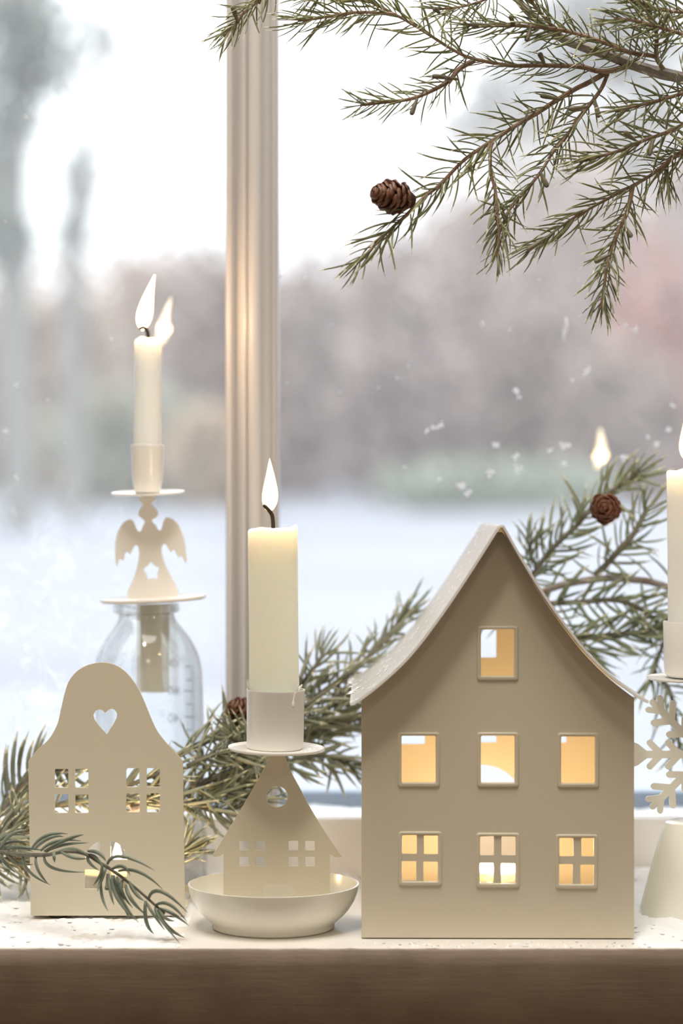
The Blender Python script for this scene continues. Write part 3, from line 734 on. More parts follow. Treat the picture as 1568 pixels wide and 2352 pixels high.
# ------------------------------------------------------------------ left gabled lantern
DL = 1.049; kl = DL/F
ll = thing('gabled_lantern', 'cream flat metal lantern with bell gable, heart cutout and arched door', 'lantern', (P(246, 0, DL).x, DL-1, 0))
ol = [(71, 2103), (65, 1748), (87, 1721), (108, 1702), (122, 1683), (133, 1659), (140, 1629), (147.5, 1596), (157, 1567), (173, 1545), (195, 1530), (222, 1522), (247, 1522), (271, 1530), (293, 1547), (312, 1572), (325, 1596), (339, 1629), (350, 1656), (362, 1680), (379, 1702), (401, 1726), (420, 1747), (425, 2103)]
olc = [Vector(p).to_3d() for p in ol]
curve = spline(olc[1:23], 4)
ol = [(71, 2103)]+[(p.x, p.y) for p in curve]+[(425, 2103)]
hs = []
for (x0, x1) in ((126, 157), (172.5, 203)):
    for (y0, y1) in ((1766, 1808.5), (1824, 1866.5)): hs.append(rrect(x0, y0, x1, y1, 3))
for (x0, x1) in ((290, 320.5), (337, 367)):
    for (y0, y1) in ((1764, 1807), (1822, 1865)): hs.append(rrect(x0, y0, x1, y1, 3))
heart = [(246, 1686), (228, 1667), (217, 1652), (214.5, 1642), (219, 1633), (227, 1629.5), (235, 1631), (242, 1637.5), (249, 1630.5), (257, 1627.5), (264.5, 1631), (269, 1639), (268, 1648), (262, 1660), (254, 1673)]
hs.append(heart)
def arc_pane(sg):
    cxx, cyy, rr_ = 244, 1979, 49
    pts = []
    x_in = 230 if sg < 0 else 254.5
    yb = 1974
    a_in = math.asin(abs(x_in-cxx)/rr_)
    for k in range(9):
        a = a_in+(math.asin(min(1, math.sqrt(rr_**2-(cyy-yb)**2)/rr_))-a_in)*k/8
        pts.append((cxx+sg*rr_*math.sin(a), cyy-rr_*math.cos(a)))
    pts.append((x_in, yb)); return pts
hs += [arc_pane(-1), arc_pane(1), rrect(195, 1997, 230, 2041, 2), rrect(254.5, 1997, 292, 2041, 2)]
part('front_panel', sheet(ol, hs, DL, .0010, .00015), ll, M['cream'], ang=10, label= 'flat front with small panes, a heart and an arched door')
xl0, xl1 = P(73, 0, DL).x, P(423, 0, DL).x
part('base_panel', box(xl0, xl1, DL-1+.0002, DL-1+.052, ZC-(2103-1176)*kl, ZC-(2103-1176)*kl+.0010, .0002), ll, M['cream'])
part('back_lip', box(xl0, xl1, DL-1+.051, DL-1+.052, ZC-(2103-1176)*kl, ZC-(2103-1176)*kl+.006, .0002), ll, M['cream'])
for (px, dy) in ((129, .007), (395, .007), (135, .044), (390, .044)):
    part('rubber_foot', lathe([(.0044, .00005), (.0047, .0004), (.0047, ZC-(2103-1176)*kl)], (P(px, 0, DL).x, DL-1+dy, 0), 24), ll, M['rubber'], 'round black rubber foot')
zbl = ZC-(2103-1176)*kl+.001
tealight('small white lit tealight behind the arched door of the gabled lantern', P(268, 0, 1.075).x, .075-.0005, zbl, .0195, .11, .0002, .0105)

# ------------------------------------------------------------------ big house lantern
YAW = -.0115
HX = P(1143, 0, 1.0).x
hl_ = thing('house_lantern', 'large cream metal house lantern with steep curved roof and seven lit windows', 'lantern', (HX, 0, 0), 0)
DR = .985
rc = [(804, 1616), (812, 1613), (830, 1602), (870, 1571), (920, 1526), (960, 1481), (1000, 1428), (1040, 1371), (1080, 1310), (1120, 1247), (1143, 1211), (1149, 1206), (1155, 1206), (1161, 1211), (1190, 1263), (1230, 1330), (1270, 1391), (1310, 1446), (1350, 1496), (1400, 1546), (1455, 1590), (1482, 1607), (1490, 1609)]
rw = [P(a, b_, DR) for a, b_ in rc]
rw = spline([Vector((p.x, 0, p.z)) for p in rw], 3)
wallL, wallR = P(830, 0, 1.0).x, P(1455, 0, 1.0).x
def roof_z(x, off=.0012):
    for a, b_ in zip(rw, rw[1:]):
        if a.x <= x <= b_.x and b_.x > a.x:
            return a.z+(b_.z-a.z)*(x-a.x)/(b_.x-a.x)-off
    return rw[0].z
HD = .116                                    # wall depth
# gable outline in picture units at d=1
to_px = lambda x, z: (784+x*F, 1176-(z-ZC)*F)
def gable(left, right, ztrunc):
    pts = [to_px(left, .0006)]
    N_ = 60
    for i in range(N_+1):
        x = left+(right-left)*i/N_
        slope_off = .0022
        z = min(roof_z(x, slope_off), ztrunc)
        pts.append(to_px(x, z))
    pts.append(to_px(right, .0006)); return pts
ztr = ZC-(1222-1176)/F
gl_o = gable(wallL, wallR, ztr)
fr_holes, rings = [], []
for (x0, y0, x1, y1) in ((1104, 1446, 1180, 1552), (922, 1690, 1000, 1797), (1104, 1690, 1181, 1797), (1288, 1691, 1365, 1798)):
    fr_holes.append(rrect(x0, y0, x1, y1, 3)); rings.append((x0, y0, x1, y1))
BW = [((924, 1918), (957, 1961), (973, 1919), (1006, 1962), (923, 1978), (956, 2022), (972, 1979), (1005, 2024)),
      ((1102, 1921), (1134, 1964), (1151, 1921), (1185, 1964), (1101, 1981), (1133, 2027), (1150, 1982), (1183, 2028)),
      ((1284, 1924), (1316, 1966), (1334, 1924), (1366, 1966), (1283, 1984), (1314, 2030), (1332, 1985), (1362, 2030))]
for q in BW:
    for i in range(0, 8, 2): fr_holes.append(rrect(q[i][0], q[i][1], q[i+1][0], q[i+1][1], 2.5))
    rings.append((q[0][0], q[0][1], q[7][0], q[7][1]))
part('front_wall', sheet(gl_o, fr_holes, 1.0, .0010), hl_, M['cream'], ang=10, label= 'broad front wall of the house')
for (x0, y0, x1, y1) in rings:
    ring = sheet(rrect(x0-9, y0-8, x1+10, y1+11, 7), [rrect(x0-.5, y0-.5, x1+.5, y1+.5, 3)], 1.0-.0007, .0013, .0006)
    part('window_frame', ring, hl_, M['cream'], ang=70)
# back wall: three upper openings, an attic opening and a tall arched door
DBk = 1.0+HD
kbk = DBk/F
def bpx(px): return px
bk_out = [((x-784)/DBk+784, (y-1176)/DBk+1176) for x, y in gl_o]
bh = [rrect(1052, 1420, 1133, 1510, 3), rrect(885, 1600, 969, 1709, 3), rrect(1052, 1600, 1133, 1705, 3), rrect(1213, 1600, 1294, 1705, 3)]
door = [(1000, 2062), (1000, 1868)]+[(1099-103*math.cos(PI*k/16), 1864-108*math.sin(PI*k/16)) for k in range(17)]+[(1198, 1868), (1198, 2062)]
bh.append(door)
part('back_wall', sheet(bk_out, bh, DBk, .0010), hl_, M['cream'], 'back wall with openings and an arched door')
zlo = roof_z(wallL)-.0012
zro = roof_z(wallR)-.0012
part('side_wall', box(wallL, wallL+.001, .0005, HD-.0005, .0006, zlo, .0002), hl_, M['cream_glossy'])
part('side_wall', box(wallR-.001, wallR, .0005, HD-.0005, .0006, zro, .0002), hl_, M['cream_glossy'])
part('base_panel', box(wallL+.001, wallR-.001, .0006, HD-.0006, .0006, .0016), hl_, M['cream'])
# bent sheet roof
RF0, RF1 = DR-1.0, HD+.018
bm = bmesh.new()
nr = len(rw); TH = .0011
nor = []
for i in range(nr):
    t_ = (rw[min(i+1, nr-1)]-rw[max(i-1, 0)]).normalized(); nor.append(Vector((-t_.z, 0, t_.x)))
top = [[bm.verts.new((rw[i].x, y, rw[i].z)) for y in (RF0+.0004, RF0+.0012, (RF0+RF1)/2, RF1)] for i in range(nr)]
bot = [[bm.verts.new((rw[i].x-nor[i].x*TH, y, rw[i].z-nor[i].z*TH)) for y in (RF0, RF0+.0012, (RF0+RF1)/2, RF1)] for i in range(nr)]
for i in range(nr-1):
    for k in range(3):
        bm.faces.new((top[i][k], top[i+1][k], top[i+1][k+1], top[i][k+1]))
        bm.faces.new((bot[i][k], bot[i][k+1], bot[i+1][k+1], bot[i+1][k]))
    bm.faces.new((top[i][0], bot[i][0], bot[i+1][0], top[i+1][0]))
    bm.faces.new((top[i][3], top[i+1][3], bot[i+1][3], bot[i][3]))
for i in (0, nr-1):
    for k in range(3): bm.faces.new((top[i][k], top[i][k+1], bot[i][k+1], bot[i][k]))
part('roof', bm_mesh(bm), hl_, M['roof'], 'steep curved sheet roof sprinkled with snow', ang=50)
hl_.rotation_euler = (0, 0, YAW)
W[hl_.name] = Matrix.Translation((HX, 0, 0)) @ Matrix.Rotation(YAW, 4, 'Z')
tealight('white lit tealight inside the large house lantern', P(1140, 0, 1.055).x, .055, .0017, .0215, .20, 0, .0095, .0028)
# snow flakes on the left roof slope
rr = random.Random(5)
vs_, fs = [], []
def flake_at(c, nrm, s, vs_, fs, rr, h=.35):
    u = nrm.orthogonal().normalized(); u = Matrix.Rotation(rr.uniform(0, 6.28), 3, nrm) @ u; v = nrm.cross(u)
    m_ = rr.choice((5, 6, 7)); k = len(vs_)
    for j in range(m_):
        a = 2*PI*j/m_; q = s*rr.uniform(.5, 1.2)
        vs_.append(c+u*q*math.cos(a)+v*q*math.sin(a)*.8)
    vs_.append(c+nrm*s*h)
    for j in range(m_): fs.append((k+j, k+(j+1) % m_, k+m_))
for _ in range(1500):
    i = rr.randrange(0, nr//2); t = rr.random()
    if rr.random() < (i/(nr/2))*.75: continue
    y = RF0+(RF1-RF0)*(rr.random()**.8)
    c = rw[i].lerp(rw[i+1], t); c = Vector((c.x, y, c.z)); nn_ = nor[i]
    if noise.noise(Vector((c.x*110, y*90, c.z*80))) < .0: continue
    c = c+nn_*.00008
    flake_at(c, nn_, rr.uniform(.0003, .0010)*(1+1.0*(1-i/(nr/2))*rr.random()), vs_, fs, rr, .1)
o = part('roof_snow', mesh(vs_, fs), None, M['snow'])
tag(o, 'white snow flakes scattered over the left roof slope of the large house lantern', 'snow', kind='stuff')

# ------------------------------------------------------------------ snow on the sill
def drift(name, label, x0, x1, y0, y1, hfun, nx, ny, seed, nfl, flake_s=(.0006, .0022)):
    rr = random.Random(seed)
    bm = bmesh.new(); g = []
    for i in range(nx+1):
        row = []
        for j in range(ny+1):
            x = x0+(x1-x0)*i/nx; y = y0+(y1-y0)*j/ny
            e = min(1, min(i, nx-i)/4, min(j, ny-j)/3)
            h = hfun(x, y)*e
            h += (.0010*noise.noise(Vector((x*260, y*260, seed)))+.0007*noise.noise(Vector((x*700, y*700, seed))))*e
            row.append(bm.verts.new((x, y, max(h, -.0004))))
        g.append(row)
    for i in range(nx):
        for j in range(ny):
            q = (g[i][j], g[i+1][j], g[i+1][j+1], g[i][j+1])
            if max(v.co.z for v in q) > 0: bm.faces.new(q)
    bmesh.ops.delete(bm, geom=[v for v in bm.verts if not v.link_faces], context='VERTS')
    me = bm_mesh(bm)
    vs_, fs = [], []
    for _ in range(nfl):
        x, y = rr.uniform(x0, x1), rr.uniform(y0, y1)
        h = max(0, hfun(x, y))
        if h <= 0 and rr.random() < .7: continue
        s = rr.uniform(*flake_s)
        nn_ = Vector((rr.gauss(0, .06), rr.gauss(0, .06), 1)).normalized()
        flake_at(Vector((x, y, h-s*.02)), nn_, s, vs_, fs, rr, .10)
    o = part(name, join([me, mesh(vs_, fs)]), None, M['snow'])
    tag(o, label, 'snow', kind='stuff')
def hl1(x, y):
    base = .0013+.0021*noise.noise(Vector((x*45, y*60, 1.5)))
    if y > .06: base += (y-.06)*.06
    if y < .03 and x > -.12: base -= .0006
    base -= .0016*max(0, 1-abs(y-.050)/.016)*(1 if -.155 < x < -.06 else 0)
    return base
drift('snow_patch', 'crusty snow patch around the gabled lantern on the left of the sill', -.24, -.07, -.019, .165, hl1, 130, 120, 21, 900)
def hl2(x, y):
    base = .0008+.0021*noise.noise(Vector((x*50, y*60, 7.5)))
    if y > .03: base += .0012
    if y > .10: base += (y-.10)*.06
    return base
drift('snow_patch', 'crusty snow patch around the cone base on the right of the sill', .1295, .24, -.019, .165, hl2, 90, 120, 22, 700)
def hl3(x, y):
    return -.0008+.0014*noise.noise(Vector((x*60, y*60, 4.5)))+(.0 if y < .11 else (y-.11)*.09)
drift('snow_patch', 'thin snow behind the bowl holder along the window rail', -.07, .0085, .07, .165, hl3, 70, 60, 23, 160)
rr = random.Random(9); vs_, fs = [], []
for _ in range(170):
    x = rr.uniform(.008, .135); y = -.0195+abs(rr.gauss(0, .006))
    if y > -.0015: continue
    flake_at(Vector((x, y, .00012)), Vector((rr.gauss(0, .4), rr.gauss(0, .4), 1)).normalized(), rr.uniform(.0003, .0011), vs_, fs, rr, .5)
o = part('snow_flakes', mesh(vs_, fs), None, M['snow']); tag(o, 'loose snow flakes along the sill front before the large house lantern', 'snow', kind='stuff')
rr = random.Random(10); vs_, fs = [], []
for _ in range(70):
    a = rr.gauss(-.35, .45); r = rr.uniform(72, 104)*km
    c = pc+tl @ Vector((r*math.cos(a), r*math.sin(a), .00035))
    flake_at(c, Vector((0, 0, 1)), rr.uniform(.0002, .0007), vs_, fs, rr, .5)
o = part('plate_snow', mesh(vs_, fs), None, M['snow']); tag(o, 'few snow flakes on the drip plate of the bowl holder', 'snow', kind='stuff')

# ------------------------------------------------------------------ pine: needles, twigs, buds, cones
def needle_mesh(curve, wr, mt, twist=0.0):
    """needle one unit long on +X, bending towards +Z"""
    N_ = 6; vs_, fs = [], []
    prof = [.6, .95, 1.0, 1.0, .9, .62, .12]
    for i in range(N_+1):
        t = i/N_
        c = Vector((t*(1-.12*abs(curve)), twist*t*t, curve*t*t))
        tg = Vector((1, 2*twist*t, 2*curve*t)).normalized()
        b = Vector((0, 1, 0)); nn_ = tg.cross(b).normalized()
        r = wr*prof[i]
        for k in range(4):
            a = PI/4+PI/2*k
            vs_.append(c+b*r*math.cos(a)+nn_*r*.75*math.sin(a))
    for i in range(N_):
        for k in range(4): fs.append((i*4+k, i*4+(k+1) % 4, (i+1)*4+(k+1) % 4, (i+1)*4+k))
    me = mesh(vs_, fs, 'needle'); me.materials.append(mt); me.materials.append(M['tip'])
    for p in me.polygons: p.use_smooth = True
    for p in me.polygons[-4:]: p.material_index = 1
    return me
def needle_set(mt, wr=.042):
    return [needle_mesh(c, wr*R.uniform(.85, 1.15), mt, R.uniform(-.06, .06)) for c in (-.2, .08, .2, .3, .42, .5, -.1, .26)]
def needle_frame(p, dirv, bend, L):
    x = dirv.normalized(); z = (bend-x*bend.dot(x))
    if z.length < 1e-4: z = x.orthogonal()
    z.normalize(); y = z.cross(x)
    m3 = Matrix((x, y, z)).transposed().to_4x4()
    return Matrix.Translation(p) @ m3 @ Matrix.Scale(L, 4)
class Branch:
    def __init__(s, root, variants, seed):
        s.root = root; s.v = variants; s.items = []; s.rr = random.Random(seed)
    def twig(s, pts, d0, d1, r0, r1, nl=72, n=None, dens=8.0, a0=66, a1=34, t0=.06, bark='bark', droop=0.0, flat=.75, up=0.0, tuft=4):
        rr = s.rr
        m_ = len(pts)
        w = [P(a, b_, d0+(d1-d0)*i/(m_-1)+rr.uniform(-.002, .002)*(0 < i < m_-1)) for i, (a, b_) in enumerate(pts)]
        sp = spline(w, 5) if m_ > 2 else resample(w, 6)
        ns = len(sp)
        k = (d0+d1)/2/F
        rad = [(r0+(r1-r0)*i/(ns-1))*k*(1+.10*noise.noise(Vector((i*1.7, r0, d0*90)))) for i in range(ns)]
        part('twig', tube(sp, rad, 7), s.root, M[bark])
        Ls = [0]
        for a, b_ in zip(sp, sp[1:]): Ls.append(Ls[-1]+(b_-a).length)
        tot = Ls[-1]
        if n is None: n = int(tot/k/dens)
        def at(t):
            q = t*tot
            for i in range(ns-1):
                if Ls[i+1] >= q:
                    f = (q-Ls[i])/max(1e-9, Ls[i+1]-Ls[i])
                    return sp[i].lerp(sp[i+1], f), (sp[i+1]-sp[i]).normalized(), rad[i]
            return sp[-1], (sp[-1]-sp[-2]).normalized(), rad[-1]
        az = rr.uniform(0, 6)
        for i in range(n+tuft):
            t = t0+(1-t0)*(i+rr.uniform(0, 1))/n if i < n else 1-rr.uniform(0, .05)
            t = min(t, .999)
            p, tg, r = at(t)
            az += 2.4+rr.uniform(-.4, .4)
            u = tg.orthogonal().normalized(); v = tg.cross(u)
            rd = (u*math.cos(az)+v*math.sin(az)); rd.y *= flat
            if rd.length < .2: rd = u
            rd.normalize()
            a = math.radians(a0+(a1-a0)*t+rr.gauss(0, 9))
            dv = (tg*math.cos(a)+rd*math.sin(a))
            dv = dv+Vector((0, 0, up-droop))
            L = nl*k*rr.uniform(.72, 1.18)*(1.0 if t < .9 else .85)
            bend = (tg*1.0+Vector((0, 0, up-droop))*1.2) if rr.random() < .75 else -rd
            s.items.append((needle_frame(p+rd*r*.6, dv, bend, L), rr.randrange(len(s.v)), L, p))
        return at
    def bud(s, p0, p1, d, r=6.0):
        k = d/F
        a, b_ = P(*p0, d), P(*p1, d-.002)
        sp = [a.lerp(b_, t) for t in (0, .3, .6, .85, .96, 1.0)]
        part('bud', tube(sp, [r*k*q for q in (.55, .75, .95, 1.05, .8, .35)], 8), s.root, M['bud'])
    def finish(s, limit=300):
        def vis(it):
            p = it[3]; d = p.y+1
            px, py = 784+p.x/d*F, 1176-(p.z-ZC)/d*F
            inside = -40 < px < 1608 and -40 < py < 2392
            return (0 if inside else 1, -it[2]/d)
        s.items.sort(key=vis)
        for M_, vi, L, p in s.items[:limit]: inst('needle', s.v[vi], s.root, M_)
        rest = s.items[limit:]
        if rest:
            bm = bmesh.new()
            for M_, vi, L, p in rest:
                n0 = len(bm.verts); bm.from_mesh(s.v[vi]); bm.verts.ensure_lookup_table()
                for v in bm.verts[n0:]: v.co = M_ @ v.co
            me = bpy.data.meshes.new('needles'); bm.to_mesh(me); bm.free()
            for mt in s.v[0].materials: me.materials.append(mt)
            part('needle_mass', me, s.root, None, kind='stuff', ang=180)

# ---- upper branch
ub = thing('pine_branch', 'brown pine branch with thin green needles hanging in from the upper right', 'pine branch', tuple(P(1640, 205, 1.03)))
B = Branch(ub, needle_set(M['needle_up'], .031), 31)
B.twig([(1640, 205), (1568, 180), (1510, 166), (1449, 147), (1398, 127), (1334, 106), (1290, 88), (1245, 55), (1201, 15), (1175, -25)], 1.03, 1.02, 15.2, 7.9, n=20, bark='bark_grey', tuft=0)
B.twig([(1440, 152), (1398, 163), (1367, 162), (1331, 153), (1245, 150), (1168, 150), (1091, 136)], 1.028, 1.015, 7.2, 4.3, dens=8.30, t0=.25, tuft=0)
B.twig([(1091, 136), (1060, 125), (1015, 99), (964, 66), (907, 33), (857, 8), (815, -15)], 1.015, 1.02, 4.3, 2.9, dens=6.03, nl=102)
B.twig([(1088, 139), (1055, 158), (1030, 186), (989, 209), (943, 227), (882, 235), (828, 241)], 1.015, 1.0, 6.5, 3.6, dens=4.90, nl=79)
B.twig([(1398, 163), (1352, 189), (1321, 204), (1278, 230), (1232, 260), (1181, 290), (1137, 319), (1086, 352), (1055, 377), (1010, 424), (971, 455), (933, 493), (902, 521), (867, 557), (839, 585), (818, 606)], 1.027, 1.0, 6.5, 2.5, dens=6.42, nl=99, t0=.12)
B.twig([(1134, 322), (1126, 345), (1127, 394), (1137, 437), (1142, 488), (1145, 547), (1141, 590)], 1.012, 1.005, 4.3, 3.2, dens=4.90, nl=84)
B.twig([(1395, 170), (1382, 201), (1362, 230), (1331, 270), (1296, 319), (1268, 352), (1245, 390), (1219, 424), (1188, 460), (1165, 490), (1152, 525)], 1.027, 1.01, 5.0, 2.9, dens=5.66, nl=89, t0=.1)
B.twig([(1620, 262), (1568, 286), (1525, 306), (1474, 324), (1436, 342), (1392, 355), (1331, 372)], 1.02, 1.005, 4.7, 3.6, dens=5.28, nl=99)
B.twig([(1625, 318), (1570, 345), (1525, 378), (1492, 404), (1451, 427), (1398, 455), (1347, 483), (1296, 514), (1252, 547), (1212, 574)], 1.03, 1.01, 5.0, 2.5, dens=5.28, nl=87)
B.twig([(1452, 427), (1441, 483), (1418, 534), (1400, 580), (1392, 618), (1385, 674), (1380, 708)], 1.017, 1.005, 5.8, 3.2, dens=3.92, nl=87)
B.twig([(1620, 195), (1568, 214), (1525, 227), (1474, 240), (1413, 255)], 1.025, 1.005, 5.0, 3.6, dens=5.28, nl=92)
B.twig([(1620, 98), (1568, 79), (1500, 59), (1461, 48), (1410, 43)], 1.01, 1.0, 5.0, 3.6, dens=4.14, nl=92)
B.twig([(1523, 160), (1507, 133), (1507, 102), (1507, 77), (1490, 40), (1478, -10)], 1.022, 1.01, 5.8, 3.6, dens=4.53, nl=84)
B.twig([(1510, 135), (1497, 128), (1444, 120), (1398, 102), (1331, 79), (1270, 66), (1219, 61), (1168, 58), (1132, 59), (1073, 56)], 1.02, 1.0, 5.8, 3.6, dens=4.53, nl=94)
B.twig([(905, 32), (830, 28), (782, 33), (723, 43), (684, 48)], 1.017, 1.01, 4.0, 3.2, dens=4.14, nl=89)
B.twig([(640, -40), (593, -5), (583, 10), (557, 33), (540, 56), (514, 84)], 1.03, 1.02, 4.3, 2.9, dens=3.47, nl=74)
B.twig([(1150, -30), (1110, 0), (1060, 15), (1000, 22)], 1.015, 1.005, 3.6, 2.9, dens=4.53, nl=84)
B.twig([(1640, 20), (1568, 28), (1500, 18), (1440, -8)], 1.02, 1.01, 4.3, 3.6, dens=3.78, nl=84)
B.twig([(1640, 330), (1575, 352), (1532, 372), (1528, 410)], 1.035, 1.03, 3.6, 2.9, dens=4.53, nl=92)
B.twig([(1290, 85), (1250, 40), (1225, 10), (1215, -20)], 1.02, 1.01, 4.3, 3.6, dens=4.53, nl=89)
B.twig([(760, -40), (735, -15), (700, 2)], 1.02, 1.01, 3.6, 2.9, dens=4.53, nl=76)
for p0, p1, d in (((1052, 182), (992, 174), 1.005), ((958, 226), (944, 264), 1.0), ((1398, 118), (1384, 131), 1.01), ((1250, 147), (1238, 121), 1.012), ((1285, 228), (1240, 219), 1.015), ((1365, 230), (1375, 270), 1.01), ((1350, 245), (1305, 251), 1.012), ((1458, 322), (1433, 303), 1.005), ((1500, 320), (1490, 358), 1.005), ((1220, 60), (1208, 95), 1.005), ((1180, 60), (1172, 35), 1.005), ((1400, 585), (1365, 602), 1.0), ((1240, 395), (1257, 430), 1.01), ((546, 50), (534, 15), 1.02), ((595, 8), (596, -6), 1.02), ((1434, 520), (1450, 545), 1.008), ((1252, 547), (1210, 575), 1.008), ((1010, 30), (995, 18), 1.0), ((1130, 58), (1078, 56), .998), ((1520, 60), (1535, 30), 1.0)):
    B.bud(p0, p1, d)
B.finish()

# ---- right branch behind the house
rb_ = thing('pine_branch', 'frosted pine branch arching behind the right roof slope of the house lantern', 'pine branch', tuple(P(1640, 1395, 1.13)))
B = Branch(rb_, needle_set(M['needle_right'], .045), 32)
B.twig([(1640, 1395), (1590, 1372), (1535, 1349), (1491, 1336), (1452, 1331), (1387, 1328), (1310, 1339), (1253, 1356), (1180, 1395), (1100, 1440)], 1.157, 1.152, 8, 9, n=26, flat=.4, nl=100, bark='bark_grey', tuft=0)
B.twig([(1367, 1320), (1395, 1294), (1426, 1258), (1452, 1230), (1470, 1199), (1488, 1165)], 1.155, 1.15, 8, 6, dens=6, flat=.4, nl=91, bark='sprig_bark')
B.twig([(1200, 1360), (1227, 1315), (1258, 1271), (1291, 1237), (1325, 1206), (1345, 1182), (1375, 1155), (1408, 1126), (1439, 1105), (1465, 1087)], 1.156, 1.15, 7, 5, dens=6, flat=.4, nl=98, bark='sprig_bark')
B.twig([(1230, 1392), (1273, 1386), (1336, 1383), (1400, 1378), (1439, 1385), (1473, 1401), (1504, 1424), (1540, 1450)], 1.154, 1.148, 7, 5, dens=8, flat=.4, nl=106, bark='sprig_bark')
B.twig([(1290, 1470), (1325, 1466), (1400, 1458), (1478, 1450), (1525, 1441)], 1.154, 1.148, 7, 5, dens=7, flat=.4, nl=112, a0=40, bark='sprig_bark')
B.twig([(1535, 1445), (1520, 1485), (1505, 1530), (1495, 1570)], 1.152, 1.152, 5, 4, dens=7, flat=.4, nl=89, bark='sprig_bark')
B.twig([(1520, 1560), (1538, 1590), (1550, 1640), (1560, 1720)], 1.152, 1.152, 6, 4, dens=9, flat=.4, nl=95, bark='sprig_bark')
B.twig([(1250, 1400), (1270, 1440), (1310, 1480), (1360, 1500)], 1.154, 1.148, 6, 4, dens=7, flat=.4, nl=95, bark='sprig_bark')
B.twig([(1235, 1300), (1215, 1270), (1222, 1240)], 1.154, 1.152, 5, 4, dens=5, flat=.4, nl=84, bark='sprig_bark')
B.finish()

# ---- garland behind the bowl holder
gb = thing('pine_branch', 'frosted pine branch lying along the window rail behind the bowl holder', 'pine branch', tuple(P(640, 1840, 1.13)))
B = Branch(gb, needle_set(M['needle_frost'], .048), 33)
DG = 1.125
B.twig([(380, 1760), (409, 1735), (453, 1712), (497, 1691), (544, 1665), (620, 1650), (703, 1621), (747, 1585), (791, 1556), (840, 1515), (895, 1455), (940, 1400)], 1.088, 1.158, 8, 6, dens=6.2, flat=.5, nl=96, bark='sprig_bark')
B.twig([(300, 1860), (370, 1838), (424, 1820), (468, 1797), (521, 1776), (571, 1758), (629, 1723), (697, 1694), (747, 1673), (811, 1653), (880, 1640)], 1.085, 1.15, 9, 7, dens=4.6, flat=.5, nl=105, bark='bark_grey')
B.twig([(400, 1855), (439, 1846), (497, 1864), (548, 1852), (590, 1830)], 1.092, 1.10, 7, 5, dens=4.5, nl=97, flat=.45, bark='sprig_bark')
B.twig([(610, 1765), (659, 1752), (732, 1735), (776, 1747), (816, 1763)], 1.118, 1.14, 7, 5, dens=4.2, nl=92, droop=.15, bark='sprig_bark')
B.twig([(672, 1625), (691, 1575), (717, 1541), (743, 1500)], 1.13, 1.135, 6, 4, dens=5, flat=.5, nl=96, bark='sprig_bark')
B.twig([(600, 1740), (560, 1712), (525, 1690)], 1.11, 1.095, 6, 5, dens=3.2, nl=80, a0=75, a1=50, bark='sprig_bark')
B.twig([(388, 1990), (405, 1968), (428, 1955)], 1.09, 1.085, 6, 4, dens=3.2, nl=97, a0=45, a1=20, bark='sprig_bark')
B.twig([(430, 1760), (470, 1740), (520, 1728), (565, 1735)], 1.088, 1.10, 6, 5, dens=4.2, nl=86, bark='sprig_bark')
B.twig([(440, 1800), (480, 1830), (540, 1810), (590, 1790)], 1.092, 1.105, 6, 5, dens=4.2, nl=92, flat=.45, bark='sprig_bark')
B.twig([(650, 1680), (700, 1660), (760, 1640), (800, 1600)], 1.12, 1.145, 6, 5, dens=4.6, nl=92, bark='sprig_bark')
B.finish()

# ---- left branch, behind the gabled lantern
lb = thing('pine_branch', 'frosted pine branch lying behind the gabled lantern at the left frame edge', 'pine branch', tuple(P(-30, 1900, 1.11)))
B = Branch(lb, needle_set(M['needle_frost'], .050), 34)
B.twig([(-40, 1900), (9, 1858), (35, 1817), (64, 1788), (110, 1760), (160, 1775)], 1.112, 1.10, 9, 7, dens=6, flat=.38, nl=114, bark='bark_grey', up=.2)
B.twig([(-60, 1935), (0, 1910), (60, 1880), (130, 1850), (200, 1840), (280, 1850), (350, 1830)], 1.10, 1.084, 7, 5, dens=7.5, flat=.38, nl=103, bark='sprig_bark')
B.twig([(-60, 1960), (-10, 1930), (30, 1898), (50, 1870)], 1.08, 1.08, 7, 6, dens=4.4, flat=.38, nl=86, a0=70, bark='sprig_bark')
B.twig([(-60, 1975), (10, 1975), (60, 1965), (100, 1985)], 1.08, 1.085, 7, 6, dens=4.2, flat=.38, nl=86, bark='sprig_bark')
B.twig([(-50, 1940), (0, 1925), (50, 1915), (95, 1905)], 1.075, 1.08, 6, 5, dens=4.2, flat=.38, nl=92, bark='sprig_bark')
B.twig([(30, 1975), (55, 1995), (66, 2020)], 1.08, 1.08, 5, 4, dens=6, flat=.38, nl=69, bark='sprig_bark')
B.twig([(200, 1830), (270, 1815), (330, 1790), (380, 1770)], 1.088, 1.084, 6, 5, dens=7, flat=.38, nl=97, bark='sprig_bark')
B.finish()

